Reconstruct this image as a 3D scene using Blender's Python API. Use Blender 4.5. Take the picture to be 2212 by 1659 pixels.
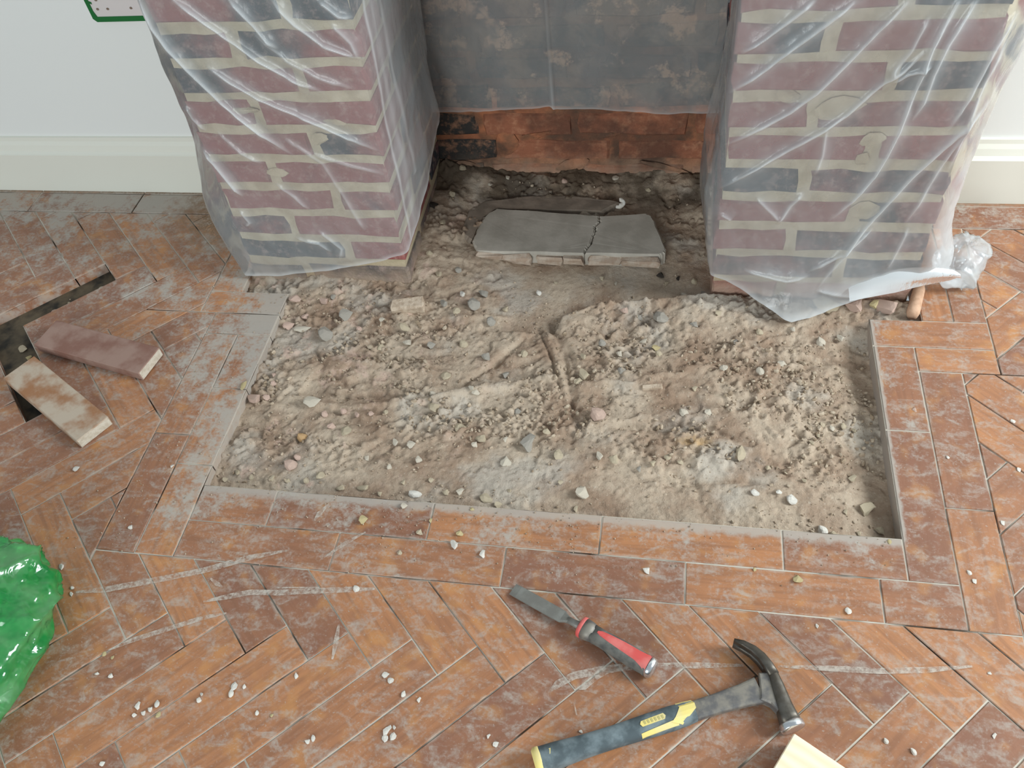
import bpy, bmesh, math, random
import numpy as np
from mathutils import Matrix, Vector

for _o in list(bpy.data.objects):
    bpy.data.objects.remove(_o, do_unlink=True)
scene = bpy.context.scene
COL = scene.collection
random.seed(7)
RNG = np.random.default_rng(7)

# ------------------------------------------------------------------ camera
cam_data = bpy.data.cameras.new('camera')
cam_data.sensor_width = 36.0
cam_data.sensor_fit = 'HORIZONTAL'
cam_data.lens = 1852.6156 / 2212.0 * 36.0
cam_data.clip_start = 0.02
camera = bpy.data.objects.new('camera', cam_data)
COL.objects.link(camera)
camera.matrix_world = Matrix(((0.98363672, -0.05133203, 0.17269574, -0.0731346),
                              (0.14949336, 0.76752637, -0.62334181, -1.1022026),
                              (-0.10055113, 0.63895876, 0.76264092, 1.0627342),
                              (0, 0, 0, 1)))
scene.camera = camera

# ------------------------------------------------------------------ light
world = bpy.data.worlds.new('room_daylight')
scene.world = world
world.use_nodes = True
world.node_tree.nodes['Background'].inputs[0].default_value = (0.82, 0.93, 1.0, 1)
world.node_tree.nodes['Background'].inputs[1].default_value = 0.45


def window_light(name, loc, target, sx, sy, power, color):
    d = bpy.data.lights.new(name, 'AREA')
    d.shape = 'RECTANGLE'
    d.size, d.size_y = sx, sy
    d.energy = power
    d.color = color
    o = bpy.data.objects.new(name, d)
    COL.objects.link(o)
    o.location = loc
    o.rotation_euler = (Vector(target) - Vector(loc)).to_track_quat('-Z', 'Y').to_euler()
    return o


window_light('window_daylight_right', (2.5, -0.36, 1.6), (-0.2, -0.45, 0.0), 0.9, 1.3, 100, (0.92, 0.985, 1.0))
window_light('window_daylight_behind', (-0.9, -3.4, 1.1), (-0.6, 0.2, 0.45), 1.8, 1.2, 62, (0.92, 0.99, 1.0))

scene.view_settings.view_transform = 'Standard'
scene.view_settings.look = 'None'
scene.view_settings.gamma = 1.0
scene.view_settings.use_curve_mapping = False
scene.view_settings.exposure = 0.0

# ------------------------------------------------------------------ measured data (metres; x along the wall, y into it, z up)
RIDGES = [
    (0.004, 0.005, [(-0.6096, -0.195), (-0.4193, -0.1946)]),
    (0.003, 0.005, [(-0.6366, -0.2396), (-0.5808, -0.2204)]),
    (0.005, 0.006, [(-0.5722, -0.2842), (-0.4548, -0.2681), (-0.3399, -0.2278)]),
    (0.004, 0.005, [(-0.4343, -0.3336), (-0.3849, -0.3271)]),
    (-0.005, 0.007, [(-0.6126, -0.319), (-0.5248, -0.3163), (-0.4229, -0.3226)]),
    (-0.006, 0.006, [(-0.4657, -0.2581), (-0.3978, -0.2317), (-0.3491, -0.1715), (-0.3119, -0.1215)]),
    (0.004, 0.006, [(-0.4361, -0.26), (-0.2834, -0.2181)]),
    (-0.007, 0.007, [(-0.2704, -0.0741), (-0.2393, -0.1481), (-0.2231, -0.2111), (-0.1986, -0.3102)]),
    (-0.005, 0.004, [(-0.2932, -0.0864), (-0.2599, -0.1598), (-0.2304, -0.2476)]),
    (-0.004, 0.004, [(-0.2362, -0.1268), (-0.2073, -0.217)]),
    (0.003, 0.005, [(-0.2811, -0.0858), (-0.2451, -0.1794), (-0.2172, -0.2656)]),
    (0.004, 0.005, [(-0.0471, -0.1759), (0.0115, -0.1642)]),
    (-0.006, 0.007, [(-0.0656, -0.238), (-0.0012, -0.2428), (0.0531, -0.2408), (0.1044, -0.2084)]),
    (0.003, 0.005, [(0.0395, -0.2601), (0.0948, -0.2415)]),
    (-0.004, 0.006, [(0.1002, -0.1733), (0.1699, -0.1463)]),
    (-0.007, 0.008, [(-0.1625, -0.303), (-0.0919, -0.2914), (-0.0162, -0.2822), (0.0518, -0.3087)]),
    (0.006, 0.009, [(-0.0836, -0.3331), (-0.0153, -0.3481), (0.0437, -0.355)]),
    (-0.006, 0.007, [(-0.0685, -0.3807), (-0.0201, -0.3848), (0.038, -0.3799), (0.0895, -0.3804)]),
    (-0.006, 0.009, [(-0.0329, -0.1509), (0.0548, -0.1485), (0.2416, -0.1261)]),
    (-0.005, 0.006, [(-0.7424, -0.198), (-0.6776, -0.169), (-0.6497, -0.2018), (-0.6634, -0.2495)]),
    (0.004, 0.006, [(-0.6472, -0.2856), (-0.5743, -0.2912)]),
    (0.003, 0.005, [(-0.5234, -0.2074), (-0.4027, -0.2058)]),
    (-0.004, 0.005, [(-0.6415, -0.1723), (-0.5379, -0.1821), (-0.4418, -0.1709)]),
    (0.004, 0.005, [(-0.1741, -0.1648), (-0.0987, -0.155)]),
    (-0.005, 0.006, [(-0.6821, -0.2589), (-0.5824, -0.2622), (-0.495, -0.2582)]),
    (0.003, 0.004, [(-0.4655, -0.2834), (-0.3771, -0.3007)]),
    (-0.004, 0.005, [(-0.389, -0.2779), (-0.3034, -0.2906)]),
    (0.004, 0.006, [(-0.3595, -0.2271), (-0.2467, -0.2047)]),
    (-0.004, 0.006, [(-0.1757, -0.2342), (-0.0953, -0.2239)]),
    (-0.005, 0.008, [(-0.59, -0.0441), (-0.6296, -0.0932), (-0.5863, -0.125), (-0.4787, -0.1133)]),
    (0.003, 0.006, [(-0.4429, -0.0832), (-0.3453, -0.0667)]),
    (-0.005, 0.007, [(-0.5493, -0.0301), (-0.4714, -0.0264)]),
    (0.005, 0.007, [(-0.2462, -0.0728), (-0.1929, -0.0384), (-0.1052, -0.0261)]),
    (-0.004, 0.006, [(-0.1716, -0.1016), (-0.1592, -0.057)]),
]
PLATEAU_EDGE = [(-0.2624, -0.1067), (-0.2499, -0.0752), (-0.1929, -0.0384), (-0.1172, -0.0266), (-0.0422, -0.0081), (0.0051, -0.0058)]
TROUGH_L = [(-0.3545, -0.0126), (-0.3417, -0.0414), (-0.2743, -0.0461)]
STONES = [
    (-0.5278, -0.0662, 0.0615, 0.0236, 'stick'),
    (-0.6422, -0.0884, 0.0242, 0.0239, 'grey'),
    (-0.5714, -0.0962, 0.0102, 0.0117, 'pale'),
    (-0.6118, -0.1132, 0.0119, 0.0118, 'pink'),
    (-0.527, -0.1097, 0.0235, 0.0135, 'tan'),
    (-0.6675, -0.1333, 0.0291, 0.0256, 'grey'),
    (-0.7173, -0.1224, 0.0329, 0.012, 'pale'),
    (-0.4378, -0.0229, 0.0128, 0.0137, 'white'),
    (-0.4125, -0.0488, 0.0252, 0.0251, 'grey'),
    (-0.3993, -0.0175, 0.022, 0.0176, 'grey'),
    (-0.7702, -0.2672, 0.0099, 0.0247, 'yellow'),
    (-0.7486, -0.2849, 0.0277, 0.0244, 'pink'),
    (-0.7311, -0.2777, 0.013, 0.0131, 'pink'),
    (-0.7254, -0.2509, 0.0115, 0.0095, 'pink'),
    (-0.7315, -0.2305, 0.0133, 0.0096, 'pink'),
    (-0.645, -0.2886, 0.0287, 0.022, 'pale'),
    (-0.6426, -0.3543, 0.0201, 0.0142, 'orange'),
    (-0.5699, -0.3423, 0.0199, 0.0158, 'tan'),
    (-0.6425, -0.4121, 0.0211, 0.019, 'pink'),
    (-0.636, -0.3965, 0.0121, 0.0105, 'pink'),
    (-0.5881, -0.4267, 0.0148, 0.0136, 'tan'),
    (-0.4838, -0.3558, 0.0119, 0.0137, 'pale'),
    (-0.4582, -0.3583, 0.0133, 0.0153, 'pale'),
    (-0.5252, -0.3841, 0.0104, 0.012, 'pale'),
    (-0.4396, -0.3842, 0.0117, 0.0117, 'pale'),
    (-0.4823, -0.4016, 0.0088, 0.0084, 'pale'),
    (-0.4357, -0.2844, 0.0229, 0.0193, 'tan'),
    (-0.4455, -0.2531, 0.0124, 0.0125, 'pale'),
    (-0.3731, -0.2481, 0.0138, 0.0123, 'pale'),
    (-0.3893, -0.3167, 0.0208, 0.0154, 'tan'),
    (-0.3487, -0.3381, 0.0205, 0.0151, 'tan'),
    (-0.3562, -0.3503, 0.0102, 0.0117, 'pale'),
    (-0.2741, -0.3421, 0.0301, 0.0313, 'grey'),
    (-0.3026, -0.3783, 0.017, 0.0179, 'pale'),
    (-0.3086, -0.3404, 0.0087, 0.01, 'pale'),
    (-0.2237, -0.3608, 0.0169, 0.0162, 'tan'),
    (-0.4313, -0.4495, 0.0226, 0.0122, 'white'),
    (-0.3625, -0.4402, 0.0154, 0.0128, 'pale'),
    (-0.3835, -0.4421, 0.0112, 0.0113, 'tan'),
    (-0.3208, -0.4488, 0.0234, 0.0127, 'tan'),
    (-0.3018, -0.4583, 0.0123, 0.0094, 'tan'),
    (-0.5126, -0.4449, 0.0245, 0.0116, 'tan'),
    (-0.548, -0.4479, 0.016, 0.0117, 'tan'),
    (-0.6637, -0.4382, 0.012, 0.0103, 'tan'),
    (-0.4942, -0.5056, 0.0125, 0.0144, 'yellow'),
    (-0.3508, -0.5334, 0.0145, 0.0137, 'white'),
    (-0.3087, -0.544, 0.0117, 0.012, 'white'),
    (-0.4052, -0.5175, 0.0095, 0.0093, 'tan'),
    (-0.4266, -0.5524, 0.0067, 0.0092, 'tan'),
    (-0.4386, -0.4768, 0.0098, 0.0096, 'pale'),
    (-0.347, -0.5143, 0.0107, 0.0092, 'yellow'),
    (-0.1814, -0.4238, 0.0216, 0.0217, 'pale'),
    (-0.1611, -0.3601, 0.0139, 0.0159, 'pale'),
    (-0.1402, -0.3609, 0.0179, 0.0174, 'tan'),
    (-0.188, -0.4529, 0.0093, 0.0123, 'tan'),
    (0.0463, -0.3333, 0.0161, 0.0246, 'tan'),
    (0.1547, -0.4521, 0.0147, 0.0141, 'white'),
    (0.1701, -0.4573, 0.0122, 0.0112, 'tan'),
    (0.2187, -0.4061, 0.0273, 0.0242, 'tan'),
    (0.2347, -0.4375, 0.0146, 0.014, 'tan'),
    (0.205, -0.3558, 0.0153, 0.0132, 'tan'),
    (0.1159, -0.4067, 0.0165, 0.0131, 'white'),
    (0.0986, -0.3965, 0.009, 0.0074, 'white'),
    (0.0652, -0.3994, 0.0142, 0.0089, 'white'),
    (0.1787, -0.0939, 0.0174, 0.015, 'pale'),
    (0.2106, -0.0839, 0.0145, 0.0133, 'pale'),
    (0.1346, -0.0755, 0.0104, 0.0102, 'pale'),
    (-0.0827, -0.1443, 0.012, 0.0121, 'tan'),
    (-0.0846, -0.0637, 0.0265, 0.0251, 'grey'),
    (-0.1186, -0.0588, 0.0126, 0.0109, 'grey'),
    (-0.1444, -0.0523, 0.0159, 0.0128, 'pink'),
    (-0.2007, -0.1982, 0.0226, 0.0208, 'tan'),
    (-0.0891, -0.2182, 0.0321, 0.0084, 'stick'),
    (-0.0393, -0.2643, 0.0155, 0.013, 'pale'),
    (-0.0013, -0.2598, 0.0126, 0.0129, 'pale'),
    (-0.1097, -0.1072, 0.0215, 0.0088, 'pale'),
    (-0.0881, -0.126, 0.0152, 0.0122, 'yellow'),
    (0.2663, -0.0182, 0.0236, 0.0169, 'yellow'),
    (-0.0442, 0.0027, 0.0143, 0.0164, 'pale'),
    (-0.1723, -0.2804, 0.026, 0.0232, 'pink'),
    (-0.3027, 0.0001, 0.01, 0.0116, 'white'),
    (-0.1871, 0.2963, 0.0147, 0.0126, 'pale'),
    (-0.4928, 0.2968, 0.0156, 0.0134, 'tan'),
    (-0.5354, 0.1968, 0.0189, 0.0196, 'black'),
    (-0.0878, 0.1342, 0.0118, 0.0117, 'tan'),
    (-0.087, 0.0529, 0.0147, 0.0151, 'black'),
    (-0.3788, -0.2466, 0.0107, 0.0106, 'pale'),
    (-0.3009, -0.2795, 0.0119, 0.0102, 'grey'),
    (-0.2477, -0.3169, 0.013, 0.0116, 'tan'),
    (-0.2078, -0.2105, 0.0165, 0.0155, 'tan'),
    (-0.1465, -0.1461, 0.0122, 0.0123, 'pale'),
    (0.0199, -0.176, 0.0131, 0.01, 'pale'),
    (0.0776, -0.1723, 0.0143, 0.0132, 'pale'),
    (0.1142, -0.1503, 0.0187, 0.0132, 'pale'),
    (-0.0231, -0.2175, 0.0115, 0.0099, 'tan'),
    (0.0424, -0.1142, 0.0133, 0.0119, 'grey'),
    (0.0801, -0.0859, 0.0134, 0.012, 'tan'),
    (-0.0255, -0.0757, 0.0153, 0.0141, 'grey'),
    (0.0127, -0.052, 0.0123, 0.0106, 'tan'),
    (-0.1772, -0.127, 0.0139, 0.0125, 'grey'),
    (-0.2052, -0.16, 0.0123, 0.0123, 'tan'),
    (-0.1421, -0.1864, 0.0135, 0.012, 'grey'),
    (-0.4321, -0.2152, 0.0173, 0.0145, 'tan'),
    (-0.3324, -0.1986, 0.014, 0.0143, 'grey'),
    (-0.3688, -0.17, 0.0174, 0.0164, 'grey'),
    (-0.4145, -0.1408, 0.0162, 0.0149, 'tan'),
    (-0.4702, -0.1495, 0.0147, 0.0131, 'grey'),
    (-0.5124, -0.1465, 0.0181, 0.0133, 'pale'),
    (-0.5606, -0.1548, 0.0133, 0.0133, 'tan'),
    (-0.3074, -0.1558, 0.0126, 0.0126, 'tan'),
    (-0.3754, -0.0835, 0.0181, 0.017, 'grey'),
    (-0.3561, -0.0483, 0.0166, 0.0134, 'tan'),
    (-0.4651, -0.0537, 0.0186, 0.0156, 'grey'),
    (-0.4406, -0.0699, 0.0151, 0.0135, 'tan'),
    (-0.7456, -0.1148, 0.021, 0.0161, 'pink'),
    (-0.7179, -0.0901, 0.0176, 0.0141, 'pink'),
    (-0.6935, -0.0532, 0.0195, 0.0163, 'pink'),
    (-0.6793, -0.0404, 0.0124, 0.0143, 'grey'),
    (-0.747, -0.0558, 0.0233, 0.0185, 'pink'),
    (-0.6167, -0.307, 0.0126, 0.0108, 'pink'),
    (-0.5868, -0.3, 0.011, 0.0108, 'pink'),
    (-0.5612, -0.3059, 0.0109, 0.0107, 'pink'),
    (-0.5387, -0.3014, 0.0093, 0.0089, 'pink'),
    (-0.5972, -0.3322, 0.0139, 0.0124, 'pink'),
    (-0.5168, -0.295, 0.0093, 0.0089, 'tan'),
    (0.1698, -0.2635, 0.0094, 0.0093, 'tan'),
    (0.1828, -0.2687, 0.008, 0.0092, 'pale'),
    (0.1998, -0.2639, 0.0094, 0.0108, 'tan'),
    (0.2159, -0.2688, 0.008, 0.0092, 'tan'),
    (0.1615, -0.2859, 0.008, 0.0077, 'tan'),
    (0.1504, -0.304, 0.0093, 0.0091, 'tan'),
    (-0.051, -0.465, 0.0064, 0.0059, 'tan'),
    (-0.0617, -0.3504, 0.0109, 0.0094, 'tan'),
    (-0.0815, -0.3646, 0.0122, 0.0109, 'tan'),
    (-0.0411, -0.3571, 0.0095, 0.0093, 'tan'),
    (-0.1015, -0.3746, 0.0095, 0.0094, 'grey'),
    (-0.2153, -0.4088, 0.0082, 0.0079, 'tan'),
    (-0.2887, -0.4314, 0.0083, 0.0079, 'tan'),
    (-0.4535, -0.429, 0.01, 0.0082, 'tan'),
    (-0.4116, -0.4213, 0.0085, 0.0082, 'tan'),
    (-0.4842, -0.4524, 0.0086, 0.0082, 'tan'),
    (-0.6074, -0.4378, 0.0103, 0.0085, 'tan'),
    (-0.637, -0.4403, 0.0089, 0.0085, 'tan'),
    (-0.6997, -0.4369, 0.009, 0.0087, 'tan'),
    (-0.7256, -0.4303, 0.0106, 0.0105, 'tan'),
    (-0.7442, -0.4432, 0.0091, 0.0087, 'tan'),
    (0.0855, -0.351, 0.0079, 0.0076, 'tan'),
    (0.1114, -0.3571, 0.0065, 0.0075, 'tan'),
    (0.1364, -0.3711, 0.0077, 0.0074, 'tan'),
    (0.1894, -0.417, 0.0087, 0.0086, 'tan'),
    (0.2046, -0.449, 0.0085, 0.0084, 'tan'),
    (0.2251, -0.4544, 0.0072, 0.0083, 'tan'),
    (-0.1201, 0.2698, 0.0108, 0.0103, 'tan'),
    (-0.3108, 0.2585, 0.0093, 0.0085, 'pale'),
    (-0.3993, 0.2864, 0.0114, 0.0109, 'pale'),
    (-0.2855, 0.2811, 0.013, 0.0107, 'pink'),
    (-0.435, 0.2707, 0.0095, 0.0088, 'pale'),
    (-0.5045, 0.2323, 0.0133, 0.0131, 'tan'),
    (-0.5063, 0.1472, 0.0148, 0.0127, 'tan'),
    (-0.4572, 0.0375, 0.014, 0.0121, 'grey'),
    (-0.4885, 0.0174, 0.0158, 0.0141, 'tan'),
    (-0.5169, 0.0669, 0.0126, 0.0124, 'tan'),
    (-0.1915, 0.0424, 0.01, 0.0096, 'tan'),
    (-0.1657, 0.0314, 0.0082, 0.0095, 'pale'),
    (-0.274, 0.0267, 0.0084, 0.0077, 'tan'),
    (-0.0758, 0.0353, 0.0113, 0.0112, 'tan'),
    (-0.0274, 0.0374, 0.0128, 0.0129, 'tan'),
    (-0.011, 0.0088, 0.0111, 0.0109, 'grey'),
    (-0.0559, 0.0481, 0.0097, 0.0112, 'black'),
]
CRUMBS = [
    (-0.8288, -0.4372, 0.0077, 'w'),
    (-0.9878, -0.4565, 0.0111, 'w'),
    (-0.9243, -0.6237, 0.0101, 'w'),
    (-0.8919, -0.6537, 0.0063, 'w'),
    (-0.8876, -0.6634, 0.0063, 'w'),
    (-0.8477, -0.5498, 0.0074, 'w'),
    (-0.4752, -0.6131, 0.0098, 'w'),
    (-0.4045, -0.7267, 0.0097, 'w'),
    (-0.3961, -0.733, 0.009, 'w'),
    (-0.3851, -0.7944, 0.0116, 'w'),
    (-0.3765, -0.8, 0.008, 'w'),
    (-0.3862, -0.8039, 0.008, 'w'),
    (-0.3766, -0.79, 0.0058, 'w'),
    (-0.4807, -0.8191, 0.0076, 'w'),
    (-0.4754, -0.8146, 0.0058, 'w'),
    (-0.3748, -0.7478, 0.0065, 'w'),
    (-0.3536, -0.753, 0.007, 'w'),
    (-0.0813, -0.546, 0.0111, 'w'),
    (0.1735, -0.5779, 0.0085, 'w'),
    (0.135, -0.6032, 0.0051, 'w'),
    (0.1143, -0.5396, 0.0129, 'y'),
    (0.3298, -0.6419, 0.0047, 'w'),
    (0.2305, -0.7451, 0.0066, 'w'),
    (0.4313, -0.2546, 0.007, 'w'),
    (0.3323, -0.3268, 0.005, 'w'),
    (0.299, -0.2426, 0.0066, 'p'),
    (-0.7335, -0.8764, 0.0072, 'w'),
    (-0.6399, -0.786, 0.0074, 'w'),
    (-0.639, -0.7787, 0.0056, 'w'),
    (-0.7188, -0.8029, 0.01, 'w'),
    (-0.7074, -0.8105, 0.0074, 'w'),
    (-0.7185, -0.8147, 0.0062, 'w'),
    (-0.7001, -0.8049, 0.0068, 'w'),
    (-0.6939, -0.797, 0.0075, 'w'),
    (-0.6868, -0.8098, 0.0062, 'y'),
    (-0.6003, -0.7634, 0.0087, 'w'),
    (-0.6, -0.7724, 0.0074, 'w'),
    (-0.5858, -0.7623, 0.005, 'w'),
    (-0.7977, -0.7414, 0.0066, 'y'),
    (-0.7834, -0.745, 0.0059, 'y'),
    (-0.7945, -0.7685, 0.0058, 'w'),
    (-0.7736, -0.7693, 0.0065, 'w'),
    (-0.2489, -0.7946, 0.0078, 'w'),
    (-0.2589, -0.786, 0.0056, 'w'),
    (0.3297, -0.5089, 0.0057, 'w'),
    (0.3337, -0.521, 0.0062, 'w'),
    (0.2015, -0.7367, 0.0061, 'w'),
    (0.321, -0.7167, 0.006, 'w'),
    (-0.1483, -0.7673, 0.005, 'w'),
    (-0.3364, -0.4726, 0.0068, 'y'),
    (-0.3938, -0.4972, 0.0068, 'y'),
    (-0.5213, -0.741, 0.0055, 'w'),
    (-0.5371, -0.7935, 0.0054, 'y'),
    (-0.5574, -0.793, 0.0054, 'w'),
    (0.0602, -0.5307, 0.0048, 'y'),
    (0.3846, -0.43, 0.0058, 'w'),
    (0.4226, -0.3408, 0.0061, 'w'),
    (0.2361, -0.4721, 0.0053, 'y'),
]
STREAKS = [
    (0.008, [(-0.1903, -0.7226), (-0.1826, -0.7136), (-0.1636, -0.7008), (-0.1298, -0.6899), (-0.0957, -0.6813), (-0.0729, -0.6764)]),
    (0.0068, [(-0.0644, -0.6754), (-0.0161, -0.6712), (0.0434, -0.6646)]),
    (0.0061, [(0.0845, -0.6612), (0.1502, -0.6568), (0.2041, -0.6537), (0.2579, -0.6466), (0.3117, -0.636)]),
    (0.0077, [(-0.882, -0.66), (-0.8386, -0.6512), (-0.7752, -0.6311), (-0.7055, -0.6082), (-0.6441, -0.5815), (-0.5927, -0.5653)]),
    (0.0067, [(-0.6869, -0.6542), (-0.6559, -0.644), (-0.625, -0.6339), (-0.5847, -0.6305), (-0.5456, -0.6244), (-0.4807, -0.615), (-0.4483, -0.6111)]),
    (0.0059, [(-0.7932, -0.7363), (-0.7637, -0.718), (-0.7179, -0.6964), (-0.6775, -0.6773), (-0.647, -0.6673)]),
    (0.0053, [(-0.5872, -0.623), (-0.5275, -0.617)]),
    (0.0062, [(-0.4796, -0.7147), (-0.4812, -0.6895), (-0.4845, -0.667)]),
    (0.0057, [(-0.1083, -0.6827), (-0.1348, -0.6987), (-0.1496, -0.7139), (-0.1618, -0.7182)]),
    (0.0054, [(-0.5346, -0.5709), (-0.5104, -0.5462), (-0.4848, -0.5248)]),
    (0.0071, [(-0.5536, -0.4839), (-0.5631, -0.5008), (-0.5666, -0.513)]),
    (0.004, [(-0.16, -0.7352), (-0.1552, -0.7488)]),
    (0.0055, [(-0.6904, -0.619), (-0.6769, -0.6263), (-0.6685, -0.6298)]),
]
LF_LEFT = [(-0.8244, 0.5657), (-0.8269, 0.5396), (-0.8302, 0.4987), (-0.8362, 0.4482), (-0.8391, 0.4023), (-0.839, 0.3538), (-0.8459, 0.2935), (-0.8598, 0.2192), (-0.8677, 0.1696), (-0.8676, 0.1066), (-0.8632, 0.0511), (-0.8551, 0.0047)]
LF_BOTTOM = [(-0.8502, 0.0101), (-0.789, 0.0126), (-0.692, 0.0327), (-0.5983, 0.0543), (-0.5511, 0.0736), (-0.522, 0.0918)]
LF_RIGHT = [(-0.0755, 0.1364), (-0.0334, 0.1453), (0.0024, 0.1456), (0.0538, 0.1543), (0.0975, 0.1704), (0.1421, 0.1868), (0.18, 0.1992), (0.2304, 0.2212), (0.1673, 0.2894), (0.1697, 0.3222)]
RF_LEFT = [(0.0029, 0.509), (0.0008, 0.4886), (-0.0039, 0.4295), (-0.0096, 0.3653), (-0.0153, 0.2987), (-0.0295, 0.2076), (-0.0182, 0.127), (-0.0056, 0.025)]
RF_RIGHT = [(0.334, 0.5201), (0.3334, 0.5014), (0.3325, 0.4787), (0.3292, 0.4225), (0.3223, 0.3552), (0.3202, 0.3176), (0.3178, 0.2606), (0.3175, 0.2223), (0.3153, 0.1767), (0.3187, 0.1296), (0.3252, 0.0848)]
RF_BOTTOM = [(-0.0095, 0.0841), (0.0447, 0.0553), (0.1083, 0.0179), (0.1561, -0.0048), (0.1868, 0.0066), (0.2305, 0.0291), (0.2721, 0.0477), (0.3258, 0.0723), (0.3654, 0.0887)]
RF_TIP = [(0.3839, 0.0, 0.0521), (0.4208, 0.06, 0.0613), (0.4225, 0.0944, 0.0)]
LF_FOLDS = [
    (1.0, [(-0.8255, 0.5406), (-0.823, 0.4996), (-0.8117, 0.4674), (-0.7844, 0.417), (-0.7619, 0.3776), (-0.7175, 0.3298), (-0.6711, 0.2799)]),
    (0.9, [(-0.7728, 0.5392), (-0.7449, 0.513), (-0.7188, 0.4891), (-0.6766, 0.447), (-0.6231, 0.4107), (-0.5876, 0.3951)]),
    (0.9, [(-0.6899, 0.537), (-0.6766, 0.5168), (-0.6653, 0.4997), (-0.6521, 0.4766), (-0.6382, 0.4629)]),
    (0.8, [(-0.6254, 0.5353), (-0.6021, 0.5017), (-0.57, 0.4702), (-0.5136, 0.4474)]),
    (0.7, [(-0.5588, 0.5335), (-0.5346, 0.5121), (-0.5154, 0.509)]),
    (0.8, [(-0.7612, 0.4371), (-0.7336, 0.4118), (-0.6977, 0.3867), (-0.6529, 0.3626), (-0.6074, 0.3381), (-0.5612, 0.3132), (-0.5232, 0.2878)]),
    (1.0, [(-0.8301, 0.2861), (-0.8185, 0.2635), (-0.8074, 0.2386), (-0.7982, 0.2139), (-0.7933, 0.1975)]),
    (0.6, [(-0.8284, 0.3674), (-0.8253, 0.3467), (-0.8111, 0.323)]),
    (0.5, [(-0.6666, 0.4859), (-0.6336, 0.4464), (-0.5914, 0.4201), (-0.5392, 0.4008)]),
    (0.5, [(-0.7917, 0.3213), (-0.7648, 0.2864), (-0.7313, 0.267)]),
    (0.5, [(-0.7217, 0.2227), (-0.6977, 0.1943), (-0.6801, 0.17)]),
    (0.5, [(-0.8086, 0.1673), (-0.8005, 0.1419), (-0.8131, 0.1311)]),
    (0.4, [(-0.6374, 0.2872), (-0.5954, 0.2699), (-0.5306, 0.2481)]),
    (0.4, [(-0.6764, 0.3129), (-0.6268, 0.2696), (-0.6124, 0.2053)]),
    (0.5, [(-0.7249, 0.107), (-0.6842, 0.0975), (-0.664, 0.0764)]),
    (0.4, [(-0.6155, 0.2241), (-0.6036, 0.1765), (-0.5912, 0.1264)]),
    (0.6, [(-0.5479, 0.5005), (-0.5279, 0.4729), (-0.5217, 0.4482)]),
    (0.5, [(-0.6765, 0.1242), (-0.6435, 0.088), (-0.6552, 0.0602)]),
]
RF_FOLDS = [
    (0.9, [(0.0873, 0.5164), (0.0662, 0.4962), (0.0353, 0.4672), (0.0046, 0.4439)]),
    (1, [(0.1327, 0.5152), (0.1145, 0.4976), (0.0936, 0.4769), (0.0674, 0.4527), (0.0404, 0.4246), (-0.0045, 0.386)]),
    (0.9, [(0.1938, 0.5135), (0.1705, 0.4806), (0.1465, 0.443), (0.1266, 0.4147), (0.11, 0.3912), (0.0804, 0.3606), (0.0508, 0.3382), (-0.004, 0.3013)]),
    (0.8, [(0.2303, 0.4499), (0.212, 0.4251), (0.1916, 0.4053), (0.1551, 0.3571), (0.1277, 0.3317), (0.0987, 0.3085), (0.048, 0.2667), (-0.0065, 0.2258)]),
    (1.0, [(0.2539, 0.5119), (0.2452, 0.4842), (0.2386, 0.4552), (0.2355, 0.4192), (0.2312, 0.3752), (0.2284, 0.3317), (0.2214, 0.2922), (0.2124, 0.2577), (0.1904, 0.214), (0.1604, 0.1713)]),
    (0.8, [(0.2744, 0.5114), (0.2639, 0.4838), (0.2563, 0.4602), (0.2502, 0.419), (0.2489, 0.3751), (0.2411, 0.3443)]),
    (0.9, [(0.3271, 0.3716), (0.3126, 0.3442), (0.287, 0.2959), (0.2624, 0.2548), (0.24, 0.2074), (0.2096, 0.1447), (0.1661, 0.0451)]),
    (0.6, [(0.3191, 0.3565), (0.306, 0.3124), (0.2939, 0.2586), (0.2847, 0.2082), (0.272, 0.1661)]),
    (0.6, [(0.2245, 0.4924), (0.2152, 0.4529), (0.2021, 0.4253), (0.1966, 0.4052)]),
    (0.5, [(0.1331, 0.3317), (0.1344, 0.2918), (0.129, 0.2568)]),
    (0.5, [(0.0543, 0.2117), (0.0778, 0.1891), (0.0952, 0.1698)]),
    (0.5, [(0.0033, 0.1797), (0.0211, 0.1681)]),
    (0.6, [(0.117, 0.224), (0.1028, 0.2011), (0.0897, 0.1657)]),
    (0.5, [(0.2796, 0.1585), (0.2743, 0.1181), (0.2679, 0.08)]),
    (0.7, [(0.2425, 0.4303), (0.2183, 0.4194), (0.2016, 0.4051)]),
    (0.5, [(0.0514, 0.0676), (0.1162, 0.0611), (0.1525, 0.0713)]),
    (0.6, [(0.2277, 0.1572), (0.1994, 0.1199), (0.1783, 0.1025), (0.1456, 0.0755)]),
    (0.5, [(0.2249, 0.034), (0.163, 0.045)]),
    (0.8, [(0.3245, 0.4951), (0.3114, 0.4485), (0.3023, 0.3807), (0.2914, 0.3285)]),
    (0.7, [(0.3221, 0.459), (0.3151, 0.4039), (0.3119, 0.3285), (0.3091, 0.2622)]),
]
SLAB = [(-0.428, 0.0769), (-0.4412, 0.1104), (-0.4282, 0.1815), (-0.4088, 0.2031), (-0.312, 0.1986), (-0.2167, 0.1873)]
SLAB_R = [(-0.224, 0.0782), (-0.2194, 0.1205), (-0.2123, 0.1874), (-0.1211, 0.1995), (-0.1053, 0.1769), (-0.0823, 0.0935)]
SHELL = [(-0.1733, 0.2202)]
HAUNCH = [(-0.4665, 0.1391), (-0.4704, 0.2086), (-0.4286, 0.2385), (-0.3469, 0.2548), (-0.1818, 0.2511), (-0.1704, 0.2161)]

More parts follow.
